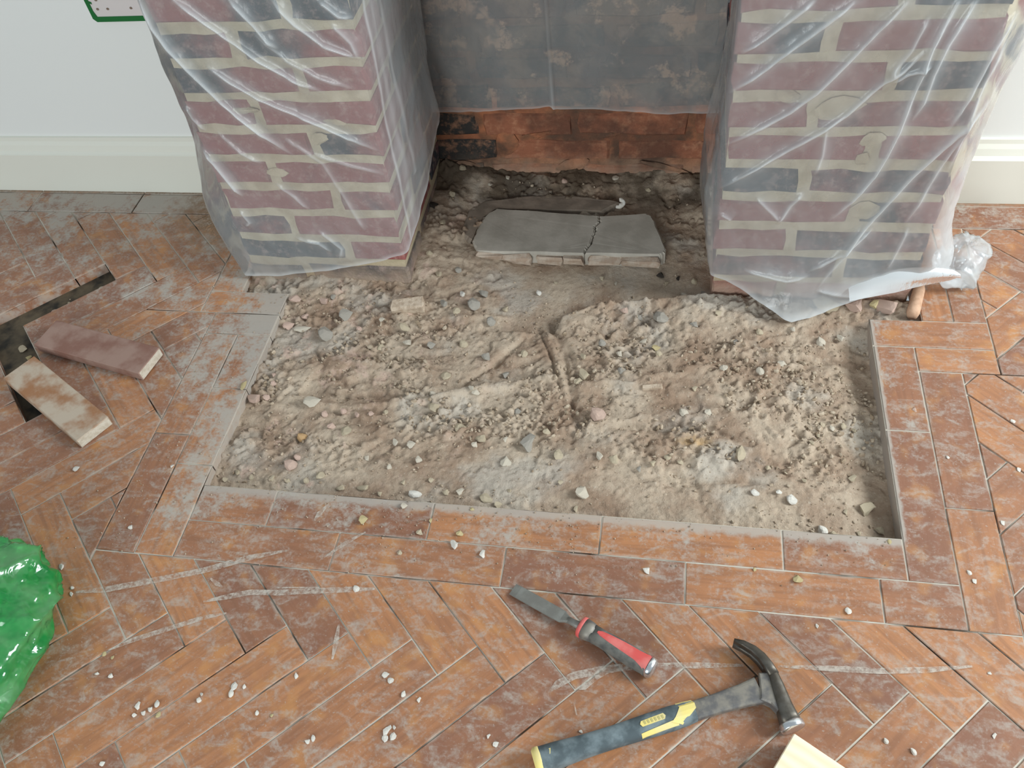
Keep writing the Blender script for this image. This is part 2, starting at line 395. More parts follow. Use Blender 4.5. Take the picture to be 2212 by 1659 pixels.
# ------------------------------------------------------------------ helpers
def lin(r, g, b, a=1.0):
    f = lambda c: (c / 255 / 12.92) if c / 255 <= 0.04045 else ((c / 255 + 0.055) / 1.055) ** 2.4
    return (f(r), f(g), f(b), a)


class NT:
    """small node-tree builder"""
    def __init__(self, name):
        self.m = bpy.data.materials.new(name)
        self.m.use_nodes = True
        self.t = self.m.node_tree
        self.t.nodes.clear()
        self.out = self.t.nodes.new('ShaderNodeOutputMaterial')

    def n(self, kind, ins=None, **props):
        nd = self.t.nodes.new('ShaderNode' + kind)
        for k, v in props.items():
            setattr(nd, k, v)
        for k, v in (ins or {}).items():
            s = nd.inputs[k]
            if isinstance(v, bpy.types.NodeSocket):
                self.t.links.new(v, s)
            else:
                s.default_value = v
        return nd

    def math(self, op, a, b=0.0, c=0.0, clamp=False):
        return self.n('Math', {0: a, 1: b, 2: c}, operation=op, use_clamp=clamp).outputs[0]

    def mix(self, fac, a, b, blend='MIX'):
        nd = self.n('Mix', data_type='RGBA', blend_type=blend)
        for s, v in ((nd.inputs[0], fac), (nd.inputs[6], a), (nd.inputs[7], b)):
            if isinstance(v, bpy.types.NodeSocket):
                self.t.links.new(v, s)
            else:
                s.default_value = v
        return nd.outputs[2]

    def ramp(self, fac, lo, hi):
        return self.n('MapRange', {0: fac, 1: lo, 2: hi}, clamp=True, interpolation_type='SMOOTHSTEP').outputs[0]

    def noise(self, vec, scale, detail=4.0, rough=0.55, dist=0.0):
        return self.n('TexNoise', {'Vector': vec, 'Scale': scale, 'Detail': detail, 'Roughness': rough, 'Distortion': dist}).outputs[0]

    def scaled(self, vec, s):
        return self.n('Mapping', {0: vec, 3: s}).outputs[0]

    def pos(self):
        return self.n('NewGeometry').outputs['Position']

    def obj(self):
        return self.n('TexCoord').outputs['Object']

    def bump(self, h, strength, dist):
        return self.n('Bump', {'Height': h, 'Strength': strength, 'Distance': dist}).outputs[0]

    def done(self, color, rough=0.8, normal=None, spec=0.5, metal=0.0, **kw):
        ins = {'Base Color': color, 'Roughness': rough, 'Metallic': metal, 'Specular IOR Level': spec}
        if normal is not None:
            ins['Normal'] = normal
        ins.update(kw)
        b = self.n('BsdfPrincipled', ins)
        self.t.links.new(b.outputs[0], self.out.inputs[0])
        return self.m


def vec_add(nt, v, o):
    return nt.n('VectorMath', {0: v, 1: o}, operation='ADD').outputs[0]


MESH_CACHE = {}


def mesh_of(name, verts, faces, smooth=False):
    me = bpy.data.meshes.new(name)
    me.from_pydata([tuple(map(float, v)) for v in verts], [], [tuple(int(i) for i in f) for f in faces])
    me.update()
    if smooth:
        me.polygons.foreach_set('use_smooth', [True] * len(me.polygons))
    return me


def add(name, me, mat, parent=None, loc=(0, 0, 0), rot=(0, 0, 0), scale=(1, 1, 1)):
    o = bpy.data.objects.new(name, me)
    COL.objects.link(o)
    if me is not None and mat is not None and not me.materials:
        me.materials.append(mat)
    o.location, o.rotation_euler, o.scale = loc, rot, scale
    if parent is not None:
        o.parent = parent
    return o


def tag(o, label=None, cat=None, group=None, kind=None):
    for k, v in (('label', label), ('category', cat), ('group', group), ('kind', kind)):
        if v:
            o[k] = v
    return o


def thing(name, label, cat, loc=(0, 0, 0), rotz=0.0, group=None):
    o = bpy.data.objects.new(name, None)
    COL.objects.link(o)
    o.empty_display_size = 0.02
    o.location = loc
    o.rotation_euler = (0, 0, rotz)
    return tag(o, label, cat, group)


def clip(poly, nx, ny, c):
    """keep nx*x+ny*y<=c of a convex polygon"""
    out = []
    for i in range(len(poly)):
        a, b = poly[i], poly[(i + 1) % len(poly)]
        da, db = nx * a[0] + ny * a[1] - c, nx * b[0] + ny * b[1] - c
        if da <= 0:
            out.append(a)
        if (da < 0 < db) or (db < 0 < da):
            t = da / (da - db)
            out.append((a[0] + t * (b[0] - a[0]), a[1] + t * (b[1] - a[1])))
    res = []
    for q in out:
        if not res or math.hypot(q[0] - res[-1][0], q[1] - res[-1][1]) > 1e-5:
            res.append(q)
    if len(res) > 1 and math.hypot(res[0][0] - res[-1][0], res[0][1] - res[-1][1]) < 1e-5:
        res.pop()
    return res if len(res) >= 3 else []


def area(poly):
    return 0.5 * sum(poly[i][0] * poly[(i + 1) % len(poly)][1] - poly[(i + 1) % len(poly)][0] * poly[i][1] for i in range(len(poly)))


def ccw(poly):
    return poly if area(poly) > 0 else poly[::-1]


def inset(poly, g):
    poly = ccw(poly)
    res = poly
    for i in range(len(poly)):
        a, b = poly[i], poly[(i + 1) % len(poly)]
        dx, dy = b[0] - a[0], b[1] - a[1]
        l = math.hypot(dx, dy)
        if l < 1e-6:
            continue
        nx, ny = dy / l, -dx / l
        res = clip(res, nx, ny, nx * a[0] + ny * a[1] - g)
        if not res:
            return []
    return res


def vnoise(x, y, seed=0):
    xi, yi = np.floor(x).astype(np.int64), np.floor(y).astype(np.int64)
    fx, fy = x - xi, y - yi
    fx, fy = fx * fx * fx * (fx * (fx * 6 - 15) + 10), fy * fy * fy * (fy * (fy * 6 - 15) + 10)

    def h(i, j):
        n = (i * 374761393 + j * 668265263 + seed * 974634541) & 0xFFFFFFFF
        n = ((n ^ (n >> 13)) * 1274126177) & 0xFFFFFFFF
        n = ((n ^ (n >> 16)) * 2246822519) & 0xFFFFFFFF
        return ((n ^ (n >> 15)) & 0xFFFF) / 65535.0
    return (h(xi, yi) * (1 - fx) + h(xi + 1, yi) * fx) * (1 - fy) + (h(xi, yi + 1) * (1 - fx) + h(xi + 1, yi + 1) * fx) * fy


def fbm(x, y, octaves=4, seed=0, gain=0.5):
    s, a, t = 0.0, 1.0, 0.0
    for o in range(octaves):
        s = s + a * (vnoise(x * 2 ** o + 13.7 * o, y * 2 ** o - 7.1 * o, seed + o) - 0.5)
        t += a
        a *= gain
    return s / t * 2


def seg_dist(x, y, a, b):
    dx, dy = b[0] - a[0], b[1] - a[1]
    t = np.clip(((x - a[0]) * dx + (y - a[1]) * dy) / (dx * dx + dy * dy + 1e-12), 0, 1)
    return np.hypot(x - a[0] - t * dx, y - a[1] - t * dy), t


def line_dist(x, y, pl):
    """distance to a polyline and the running parameter 0..1 along it"""
    L = [math.dist(pl[i], pl[i + 1]) for i in range(len(pl) - 1)]
    tot, acc = sum(L), 0.0
    best = np.full(np.shape(x), 1e9)
    par = np.zeros(np.shape(x))
    for i in range(len(pl) - 1):
        d, t = seg_dist(x, y, pl[i], pl[i + 1])
        m = d < best
        best = np.where(m, d, best)
        par = np.where(m, (acc + t * L[i]) / tot, par)
        acc += L[i]
    return best, par


def sstep(x, a, b):
    t = np.clip((x - a) / (b - a), 0, 1)
    return t * t * (3 - 2 * t)


def box_mesh(name, x0, x1, y0, y1, z0, z1, bev=0.0, jit=0.0, seed=0):
    """chamfered box with slightly worn corners"""
    bm = bmesh.new()
    bmesh.ops.create_cube(bm, size=1.0)
    for v in bm.verts:
        v.co = Vector((x0 if v.co.x < 0 else x1, y0 if v.co.y < 0 else y1, z0 if v.co.z < 0 else z1))
    if bev > 0:
        bmesh.ops.bevel(bm, geom=list(bm.edges), offset=bev, segments=1, affect='EDGES', profile=0.5)
    r = random.Random(seed)
    if jit:
        for v in bm.verts:
            v.co += Vector((r.uniform(-jit, jit), r.uniform(-jit, jit), r.uniform(-jit, jit)))
    me = bpy.data.meshes.new(name)
    bm.to_mesh(me)
    bm.free()
    return me


def loft(sections, closed=True, caps=True):
    """sections: list of equal-length rings of 3D points -> verts, faces"""
    n = len(sections[0])
    verts = [p for s in sections for p in s]
    faces = []
    for i in range(len(sections) - 1):
        for j in range(n if closed else n - 1):
            a, b = i * n + j, i * n + (j + 1) % n
            faces.append((a, b, b + n, a + n))
    if caps:
        faces.append(tuple(range(n))[::-1])
        faces.append(tuple((len(sections) - 1) * n + k for k in range(n)))
    return verts, faces


def ring(c, ax, up, rw, rh, n=20, e=2.6):
    """super-elliptical ring round c; ax = sideways unit vector, up = upward unit vector"""
    pts = []
    for k in range(n):
        t = 2 * math.pi * k / n
        cs, sn = math.cos(t), math.sin(t)
        a = math.copysign(abs(cs) ** (2 / e), cs) * rw
        b = math.copysign(abs(sn) ** (2 / e), sn) * rh
        pts.append(tuple(c[i] + ax[i] * a + up[i] * b for i in range(3)))
    return pts


# ------------------------------------------------------------------ materials
def mat_wood():
    t = NT('varnished_parquet_wood')
    o = t.obj()
    p = t.pos()
    rnd = t.n('ObjectInfo').outputs['Random']
    e = t.n('Attribute', attribute_name='edge').outputs['Fac']
    off = t.n('CombineXYZ', {0: t.math('MULTIPLY', rnd, 37.0), 1: t.math('MULTIPLY', rnd, 11.0), 2: 0.0}).outputs[0]
    v = vec_add(t, o, off)
    grain = t.noise(t.scaled(v, (10, 110, 10)), 1.0, 5, 0.6, 0.4)
    patch = t.noise(v, 14.0, 3, 0.5)
    tone = t.math('ADD', t.math('MULTIPLY', rnd, 0.55), t.math('MULTIPLY', patch, 0.55))
    c = t.mix(t.ramp(tone, 0.15, 0.95), lin(130, 82, 60), lin(184, 122, 74))
    c = t.mix(t.math('MULTIPLY', t.ramp(grain, 0.38, 0.66), 0.5), c, lin(122, 76, 48))
    c = t.mix(t.math('MULTIPLY', t.ramp(t.noise(v, 26, 2, 0.5), 0.52, 0.72), 0.42), c, lin(202, 140, 72))
    # grey plaster dust lying thick round the hearth and towards the wall
    sx = t.n('SeparateXYZ', {0: p})
    dx = t.math('MAXIMUM', t.math('SUBTRACT', t.math('ABSOLUTE', t.math('SUBTRACT', sx.outputs[0], -0.254)), 0.508), 0.0)
    dy = t.math('MAXIMUM', t.math('SUBTRACT', t.math('ABSOLUTE', t.math('SUBTRACT', sx.outputs[1], -0.1)), 0.366), 0.0)
    d = t.math('SQRT', t.math('ADD', t.math('MULTIPLY', dx, dx), t.math('MULTIPLY', dy, dy)))
    near = t.math('POWER', 2.718, t.math('MULTIPLY', d, -9.0))
    left = t.ramp(sx.outputs[0], 0.05, -0.85)
    upper = t.ramp(sx.outputs[1], -0.75, 0.15)
    amount = t.math('ADD', t.math('MULTIPLY', near, 0.11), t.math('MULTIPLY', t.math('MULTIPLY', left, upper), 0.115))
    amount = t.math('ADD', amount, t.math('MULTIPLY', t.math('MULTIPLY', left, near), 0.05))
    amount = t.math('ADD', amount, t.math('MULTIPLY', t.ramp(sx.outputs[1], 0.08, 0.24), 0.10))
    big = t.noise(p, 11.0, 4, 0.6)
    mid = t.noise(p, 42.0, 4, 0.65)
    fine = t.noise(p, 190.0, 3, 0.65)
    clouds = t.math('ADD', t.math('ADD', t.math('MULTIPLY', big, 0.42), t.math('MULTIPLY', mid, 0.36)), t.math('MULTIPLY', fine, 0.22))
    heavy = t.ramp(t.math('ADD', clouds, amount), 0.565, 0.735)
    wipe = t.noise(t.scaled(p, (30, 52, 20)), 1.0, 5, 0.65, 0.9)
    film = t.math('ADD', 0.09, t.math('MULTIPLY', t.ramp(t.math('ADD', t.math('MULTIPLY', wipe, 0.75), t.math('MULTIPLY', fine, 0.35)), 0.50, 0.76), 0.60))
    rim = t.math('MULTIPLY', t.math('MULTIPLY', e, e), t.math('MULTIPLY', t.ramp(t.math('ADD', mid, t.math('MULTIPLY', amount, 0.6)), 0.44, 0.66), 0.6))
    dl = t.math('ADD', t.math('MULTIPLY', dx, 2.4), dy)
    lip = t.math('MULTIPLY', t.ramp(t.math('ADD', dl, t.math('MULTIPLY', t.math('SUBTRACT', mid, 0.5), 0.03)), 0.021, 0.008), 0.80)
    specks = t.ramp(t.noise(p, 230.0, 2, 0.5), 0.64, 0.72)
    dust = t.math('MAXIMUM', t.math('MULTIPLY', heavy, 0.90), film)
    dust = t.math('MAXIMUM', t.math('MAXIMUM', dust, rim), lip)
    dust = t.math('MAXIMUM', dust, t.math('MULTIPLY', specks, 0.5))
    c = t.mix(dust, c, t.mix(t.noise(p, 6.0, 3), lin(180, 170, 158), lin(170, 167, 160)))
    # brown grit swept against the wall beside the left pier
    db = t.n('VectorMath', {0: t.scaled(t.n('VectorMath', {0: p, 1: (-0.93, 0.20, 0)}, operation='SUBTRACT').outputs[0], (0.8, 1, 0))}, operation='LENGTH').outputs['Value']
    bg = t.ramp(t.math('ADD', db, t.math('MULTIPLY', t.math('SUBTRACT', mid, 0.5), 0.16)), 0.17, 0.05)
    bg = t.math('MAXIMUM', bg, t.math('MULTIPLY', t.ramp(t.math('ADD', sx.outputs[1], t.math('MULTIPLY', mid, 0.02)), 0.246, 0.256), 0.85))
    c = t.mix(t.math('MULTIPLY', bg, t.ramp(fine, 0.30, 0.55)), c, lin(128, 102, 76))
    rough = t.math('ADD', 0.38, t.math('MULTIPLY', dust, 0.5))
    h = t.math('ADD', t.math('MULTIPLY', grain, 0.4), t.noise(p, 160, 3))
    return t.done(c, rough, t.bump(h, 0.12, 0.002), 0.4)


def mat_joint():
    t = NT('joint_filled_with_dust')
    p = t.pos()
    f = t.ramp(t.noise(p, 7.5, 3), 0.36, 0.52)
    c = t.mix(f, lin(70, 58, 48), lin(206, 198, 184))
    return t.done(c, 0.95, spec=0.1)


def mat_simple(name, c, rough=0.6, metal=0.0, spec=0.5, var=0.0, c2=None, scale=40.0, bump=0.0):
    t = NT(name)
    o = t.obj()
    n = t.noise(o, scale, 4)
    color = t.mix(t.ramp(n, 0.35, 0.65), c, c2) if c2 else c
    nm = t.bump(t.noise(o, scale * 3, 3), bump, 0.002) if bump else None
    return t.done(color, rough, nm, spec, metal)


def upper_soot(t, p, c):
    """the back of the grate is smoked grey-brown above the second course, with patches rubbed bare"""
    z = t.n('SeparateXYZ', {0: p}).outputs[2]
    f = t.ramp(t.math('ADD', z, t.math('MULTIPLY', t.noise(p, 14, 4), 0.08)), 0.17, 0.25)
    s = t.mix(t.ramp(t.noise(p, 13, 5, 0.6, 0.4), 0.42, 0.60), lin(70, 68, 66), lin(118, 104, 90))
    s = t.mix(t.ramp(t.noise(vec_add(t, p, (5.0, 2.0, 1.0)), 17, 5, 0.65), 0.53, 0.63), s, lin(176, 146, 120))
    return t.mix(t.math('MULTIPLY', f, 0.82), c, s)


def mat_brick(name, red, dark, dusty, soot):
    """tone custom property of the brick: 0 red .. 1 blue-black; lean = how the colour runs along it"""
    t = NT(name)
    o = t.obj()
    p = t.pos()
    tone = t.n('Attribute', attribute_name='tone', attribute_type='OBJECT').outputs['Fac']
    lean = t.n('Attribute', attribute_name='lean', attribute_type='OBJECT').outputs['Fac']
    x = t.n('SeparateXYZ', {0: o}).outputs[0]
    f = t.math('ADD', tone, t.math('MULTIPLY', t.math('MULTIPLY', x, 11.0), lean))
    f = t.math('ADD', f, t.math('MULTIPLY', t.math('SUBTRACT', t.noise(p, 22, 4), 0.5), 0.9))
    c = t.mix(t.ramp(f, 0.25, 0.75), red, dark)
    c = t.mix(t.math('MULTIPLY', t.ramp(t.noise(p, 60, 5, 0.65), 0.46, 0.72), 0.55), c, dusty)
    if soot:
        c = t.mix(t.math('MULTIPLY', t.ramp(t.noise(p, 9, 5, 0.6), 0.40, 0.62), soot), c, lin(50, 46, 44))
        c = upper_soot(t, p, c)
    z = t.n('SeparateXYZ', {0: p}).outputs[2]
    dirt = t.math('MULTIPLY', t.ramp(t.math('ADD', z, t.math('MULTIPLY', t.noise(p, 30, 4), 0.10)), 0.11, 0.03), 0.7)
    c = t.mix(dirt, c, lin(188, 164, 142))
    h = t.math('ADD', t.noise(p, 120, 4), t.math('MULTIPLY', t.noise(p, 38, 3), 1.5))
    return t.done(c, 0.92, t.bump(h, 0.55, 0.004), 0.2)


def mat_mortar(name, a, b, soot=0.0):
    t = NT(name)
    p = t.pos()
    c = t.mix(t.ramp(t.noise(p, 30, 4), 0.35, 0.65), a, b)
    if soot:
        c = t.mix(t.math('MULTIPLY', t.ramp(t.noise(p, 8, 5, 0.6), 0.40, 0.60), soot), c, lin(58, 56, 54))
        c = upper_soot(t, p, c)
    z = t.n('SeparateXYZ', {0: p}).outputs[2]
    c = t.mix(t.math('MULTIPLY', t.ramp(t.math('ADD', z, t.math('MULTIPLY', t.noise(p, 30, 4), 0.10)), 0.12, 0.04), 0.75), c, lin(166, 142, 120))
    return t.done(c, 0.95, t.bump(t.noise(p, 170, 5, 0.7), 0.7, 0.004), 0.1)


def mat_rubble():
    t = NT('crumbled_mortar_bed')
    p = t.pos()
    sx = t.n('SeparateXYZ', {0: p})
    c = t.mix(t.ramp(t.noise(p, 9, 5, 0.6), 0.36, 0.62), lin(158, 134, 114), lin(190, 172, 152))
    c = t.mix(t.math('MULTIPLY', t.ramp(t.noise(vec_add(t, p, (3.1, 1.7, 0)), 7.5, 4), 0.50, 0.64), 0.55), c, lin(190, 184, 174))
    pink = t.math('MULTIPLY', t.ramp(t.noise(vec_add(t, p, (9.0, 4.0, 0)), 24, 4, 0.6), 0.56, 0.68), t.ramp(sx.outputs[0], -0.25, -0.62))
    c = t.mix(t.math('MULTIPLY', pink, 0.75), c, lin(204, 176, 160))
    c = t.mix(t.math('MULTIPLY', t.ramp(t.noise(p, 150, 4, 0.7), 0.5, 0.72), 0.4), c, lin(122, 102, 84))
    c = t.mix(t.math('MULTIPLY', t.ramp(t.noise(p, 210, 3, 0.6), 0.6, 0.72), 0.5), c, lin(206, 194, 178))
    # burnt soil lying against the back of the grate
    back = t.math('MULTIPLY', t.ramp(sx.outputs[1], 0.205, 0.255), t.ramp(t.noise(p, 16, 4), 0.30, 0.55))
    c = t.mix(t.math('MULTIPLY', back, 0.85), c, lin(74, 62, 50))
    # one ochre stain
    d = t.n('VectorMath', {0: t.scaled(t.n('VectorMath', {0: p, 1: (-0.018, -0.318, 0)}, operation='SUBTRACT').outputs[0], (1, 2.4, 0))}, operation='LENGTH').outputs['Value']
    st = t.math('MULTIPLY', t.ramp(t.math('ADD', d, t.math('MULTIPLY', t.noise(p, 90, 5, 0.7), 0.07)), 0.07, 0.03), 0.6)
    c = t.mix(st, c, lin(210, 172, 118))
    return t.done(c, 0.97, t.bump(t.noise(p, 240, 5, 0.7), 0.6, 0.004), 0.1)


def mat_film():
    t = NT('clear_polythene_film')
    g = t.n('Attribute', attribute_name='gather').outputs['Fac']
    p = t.pos()
    opa = t.math('ADD', FILM_OPACITY, t.math('MULTIPLY', g, 0.62))
    opa = t.math('ADD', opa, t.math('MULTIPLY', t.math('SUBTRACT', t.noise(t.scaled(p, (14, 14, 5)), 1.0, 3), 0.5), 0.16), clamp=True)
    di = t.n('BsdfDiffuse', {0: (0.86, 0.9, 0.92, 1)})
    tr = t.n('BsdfTranslucent', {0: (0.86, 0.9, 0.92, 1)})
    sc = t.n('MixShader', {0: 0.35, 1: di.outputs[0], 2: tr.outputs[0]})
    cl = t.n('BsdfTransparent', {0: (0.97, 0.98, 1.0, 1)})
    body = t.n('MixShader', {0: opa, 1: cl.outputs[0], 2: sc.outputs[0]})
    crease = t.noise(t.scaled(p, (60, 60, 22)), 1.0, 4, 0.6, 0.6)
    nm = t.bump(crease, 0.35, 0.004)
    gl = t.n('BsdfGlossy', {'Color': (1, 1, 1, 1), 'Roughness': 0.24, 'Normal': nm})
    fr = t.n('Fresnel', {'IOR': 1.38, 'Normal': nm})
    s = t.n('MixShader', {0: fr.outputs[0], 1: body.outputs[0], 2: gl.outputs[0]})
    t.t.links.new(s.outputs[0], t.out.inputs[0])
    return t.m


FILM_OPACITY = 0.20
M = {}
M['wood'] = mat_wood()
M['joint'] = mat_joint()
M['bitumen'] = mat_simple('black_bitumen_screed', lin(34, 32, 28), 0.8, c2=lin(96, 84, 66), scale=26, bump=0.6)
M['wall'] = mat_simple('white_wall_paint', lin(230, 231, 228), 0.7, spec=0.25)
M['skirting'] = mat_simple('white_gloss_paint', lin(226, 225, 214), 0.35, spec=0.4)
M['brick'] = mat_brick('pier_brick', lin(150, 92, 88), lin(60, 67, 74), lin(186, 162, 152), 0.0)
M['backbrick'] = mat_brick('fireback_brick', lin(156, 100, 76), lin(62, 60, 58), lin(200, 146, 114), 0.6)
M['mortar'] = mat_mortar('sandy_lime_mortar', lin(218, 206, 176), lin(196, 182, 152))
M['backmortar'] = mat_mortar('scorched_orange_mortar', lin(190, 122, 88), lin(146, 104, 80), 0.7)
M['rubble'] = mat_rubble()
M['film'] = mat_film()
KINDS = {'grey': (lin(172, 166, 156), lin(154, 146, 136)), 'pale': (lin(210, 201, 186), lin(192, 180, 162)), 'white': (lin(236, 232, 224), lin(208, 200, 188)),
         'pink': (lin(208, 180, 166), lin(190, 164, 148)), 'tan': (lin(200, 187, 163), lin(178, 162, 138)), 'yellow': (lin(202, 188, 146), lin(182, 164, 124)),
         'orange': (lin(204, 170, 126), lin(184, 148, 110)), 'black': (lin(56, 52, 50), lin(80, 72, 64)), 'stick': (lin(198, 180, 160), lin(172, 152, 132))}
for k, (a, b) in KINDS.items():
    M['s_' + k] = mat_simple(k + '_mortar_stone', a, 0.95, spec=0.1, c2=b, scale=120, bump=0.5)
M['slab'] = mat_simple('grey_firebrick_slab', lin(192, 184, 172), 0.92, spec=0.15, c2=lin(174, 166, 154), scale=22, bump=0.25)
M['slabedge'] = mat_simple('broken_pale_slab_edge', lin(190, 174, 158), 0.95, spec=0.1, c2=lin(172, 150, 132), scale=80, bump=0.5)
M['steel'] = mat_simple('dull_forged_steel', lin(104, 100, 94), 0.42, 0.75, c2=lin(84, 78, 70), scale=60, bump=0.1)
M['bright'] = mat_simple('bright_worn_steel', lin(214, 216, 218), 0.22, 0.9)
M['blade'] = mat_simple('grey_chisel_steel', lin(136, 136, 130), 0.55, 0.3, c2=lin(120, 118, 112), scale=50)
M['shaft'] = mat_simple('dusty_grey_steel_shaft', lin(100, 98, 98), 0.55, 0.3, c2=lin(136, 130, 120), scale=70)
M['rubber'] = mat_simple('dusty_black_rubber', lin(78, 88, 92), 0.7, spec=0.3, c2=lin(118, 130, 134), scale=45, bump=0.15)
M['darkgrip'] = mat_simple('black_chisel_grip', lin(80, 80, 78), 0.75, spec=0.3, c2=lin(112, 110, 104), scale=60, bump=0.15)
M['red'] = mat_simple('red_handle_plastic', lin(206, 84, 80), 0.55, spec=0.4, c2=lin(214, 116, 110), scale=40)
M['yellow'] = mat_simple('yellow_handle_plastic', lin(230, 210, 128), 0.65, spec=0.3, c2=lin(222, 206, 148), scale=40)
M['print'] = mat_simple('worn_embossed_lettering', lin(184, 174, 116), 0.7, spec=0.2)
M['poster'] = mat_simple('white_printed_board', lin(214, 206, 204), 0.6, spec=0.3)
M['green'] = mat_simple('green_printed_border', lin(30, 104, 52), 0.5, spec=0.3)
M['dot'] = mat_simple('brown_printed_dot', lin(128, 110, 96), 0.6, spec=0.2)


def mat_pine():
    t = NT('clean_planed_pine')
    o = t.obj()
    w = t.n('TexWave', {'Vector': t.scaled(o, (0.4, 1, 1)), 'Scale': 20.0, 'Distortion': 4.0, 'Detail': 2.0, 'Detail Scale': 1.2}, bands_direction='Y').outputs['Fac']
    c = t.mix(w, lin(248, 233, 206), lin(241, 219, 186))
    return t.done(c, 0.6, spec=0.3)


M['pine'] = mat_pine()


def mat_bag():
    t = NT('green_translucent_plastic')
    p = t.pos()
    c = t.mix(t.ramp(t.noise(p, 16, 3), 0.4, 0.62), lin(52, 190, 100), lin(140, 224, 150))
    di = t.n('BsdfDiffuse', {0: c})
    tr = t.n('BsdfTranslucent', {0: c})
    cl = t.n('BsdfTransparent', {0: lin(120, 214, 140)})
    a = t.n('MixShader', {0: 0.45, 1: di.outputs[0], 2: tr.outputs[0]})
    b = t.n('MixShader', {0: 0.50, 1: a.outputs[0], 2: cl.outputs[0]})
    nm = t.bump(t.noise(p, 20, 1.5, 0.5, 1.8), 0.7, 0.012)
    gl = t.n('BsdfGlossy', {'Color': (1, 1, 1, 1), 'Roughness': 0.12, 'Normal': nm})
    fr = t.n('Fresnel', {'IOR': 1.55, 'Normal': nm})
    s = t.n('MixShader', {0: fr.outputs[0], 1: b.outputs[0], 2: gl.outputs[0]})
    t.t.links.new(s.outputs[0], t.out.inputs[0])
    return t.m


M['bag'] = mat_bag()


def mat_scuff():
    t = NT('wiped_dust_scuff')
    p = t.pos()
    f = t.ramp(t.noise(p, 110, 5, 0.7), 0.30, 0.66)
    di = t.n('BsdfDiffuse', {0: lin(206, 196, 184)})
    cl = t.n('BsdfTransparent')
    s = t.n('MixShader', {0: t.math('MULTIPLY', f, 0.72), 1: cl.outputs[0], 2: di.outputs[0]})
    t.t.links.new(s.outputs[0], t.out.inputs[0])
    return t.m


M['scuff'] = mat_scuff()

# ------------------------------------------------------------------ dimensions
W, L, V0 = 0.0622, 0.2457, 1.0168
XL, XR, YF = -0.7624, 0.2539, -0.466          # edges of the lifted hearth
WALL_Y = 0.2647
FIREBACK_Y = 0.31
SQ = math.sqrt(2)

# ------------------------------------------------------------------ walls, skirting, chimney breast
def wall_slab(name, x0, x1):
    me = box_mesh(name, x0, x1, WALL_Y, WALL_Y + 0.12, -0.06, 2.4)
    return tag(add(name, me, M['wall']), kind='structure')


wall_l = wall_slab('wall_left', -3.2, -0.80)
wall_r = wall_slab('wall_right', 0.28, 2.2)
tag(wall_l, 'white painted wall left of the fireplace')
tag(wall_r, 'white painted wall right of the fireplace')


def skirting(name, x0, x1):
    prof = [(0, -0.005), (-0.019, -0.005), (-0.019, 0.092), (-0.0165, 0.094), (-0.013, 0.098), (-0.010, 0.110), (-0.006, 0.118), (-0.005, 0.126), (0, 0.127)]
    secs = [[(x, WALL_Y + y, z) for y, z in prof] for x in (x0, x1)]
    v, f = loft(secs)
    return tag(add(name, mesh_of(name, v, f), M['skirting']), kind='structure')


tag(skirting('baseboard_left', -3.2, -0.852), 'white moulded baseboard left of the fireplace')
tag(skirting('baseboard_right', 0.332, 2.2), 'white moulded baseboard right of the fireplace')
breast = add('wall_chimney_breast', box_mesh('wall_chimney_breast', -0.85, 0.33, 0.0, 0.50, 0.76, 2.4), M['wall'])
tag(breast, 'chimney breast wall above the fireplace opening', kind='structure')

# ------------------------------------------------------------------ brick piers and fireback
def build_brick(parent, x0, x1, y0, y1, z0, z1, tone, lean, seed, mat='brick', jit=0.0028):
    cx, cy, cz = (x0 + x1) / 2, (y0 + y1) / 2, (z0 + z1) / 2
    r = random.Random(seed)
    hx, hy, hz = (x1 - x0) / 2, (y1 - y0) / 2, (z1 - z0) / 2
    nl = max(2, int(round(hx / 0.02)))
    ol = [(-hx + 2 * hx * k / nl, -hz) for k in range(nl)] + [(hx, -hz + 2 * hz * k / 2) for k in range(2)]
    ol += [(hx - 2 * hx * k / nl, hz) for k in range(nl)] + [(-hx, hz - 2 * hz * k / 2) for k in range(2)]
    ol = [(a * (0.985 if abs(abs(a) - hx) < 1e-6 and abs(abs(b) - hz) < 1e-6 else 1) + r.uniform(-jit, jit), b + r.uniform(-jit, jit)) for a, b in ol]
    n = len(ol)
    ch = 0.0045
    vs = [(a, hy, b) for a, b in ol] + [(a, -hy + ch * r.uniform(0.6, 1.3), b) for a, b in ol]
    vs += [(a * (1 - ch / hx) + r.uniform(-jit, jit) * 0.6, -hy + r.uniform(-jit, jit) * 0.3, b * (1 - ch / hz * 0.9)) for a, b in ol]
    fs = [tuple(range(2 * n, 3 * n))]
    for i in range(n):
        j = (i + 1) % n
        fs += [(i, n + i, n + j, j)[::-1], (n + i, 2 * n + i, 2 * n + j, n + j)[::-1]]
    me = mesh_of('brick', vs, fs)
    b = add('brick', me, M[mat], parent, (cx, cy, cz))
    b['tone'], b['lean'] = float(tone), float(lean)
    return b


BJ = 0.0150                                   # joint width


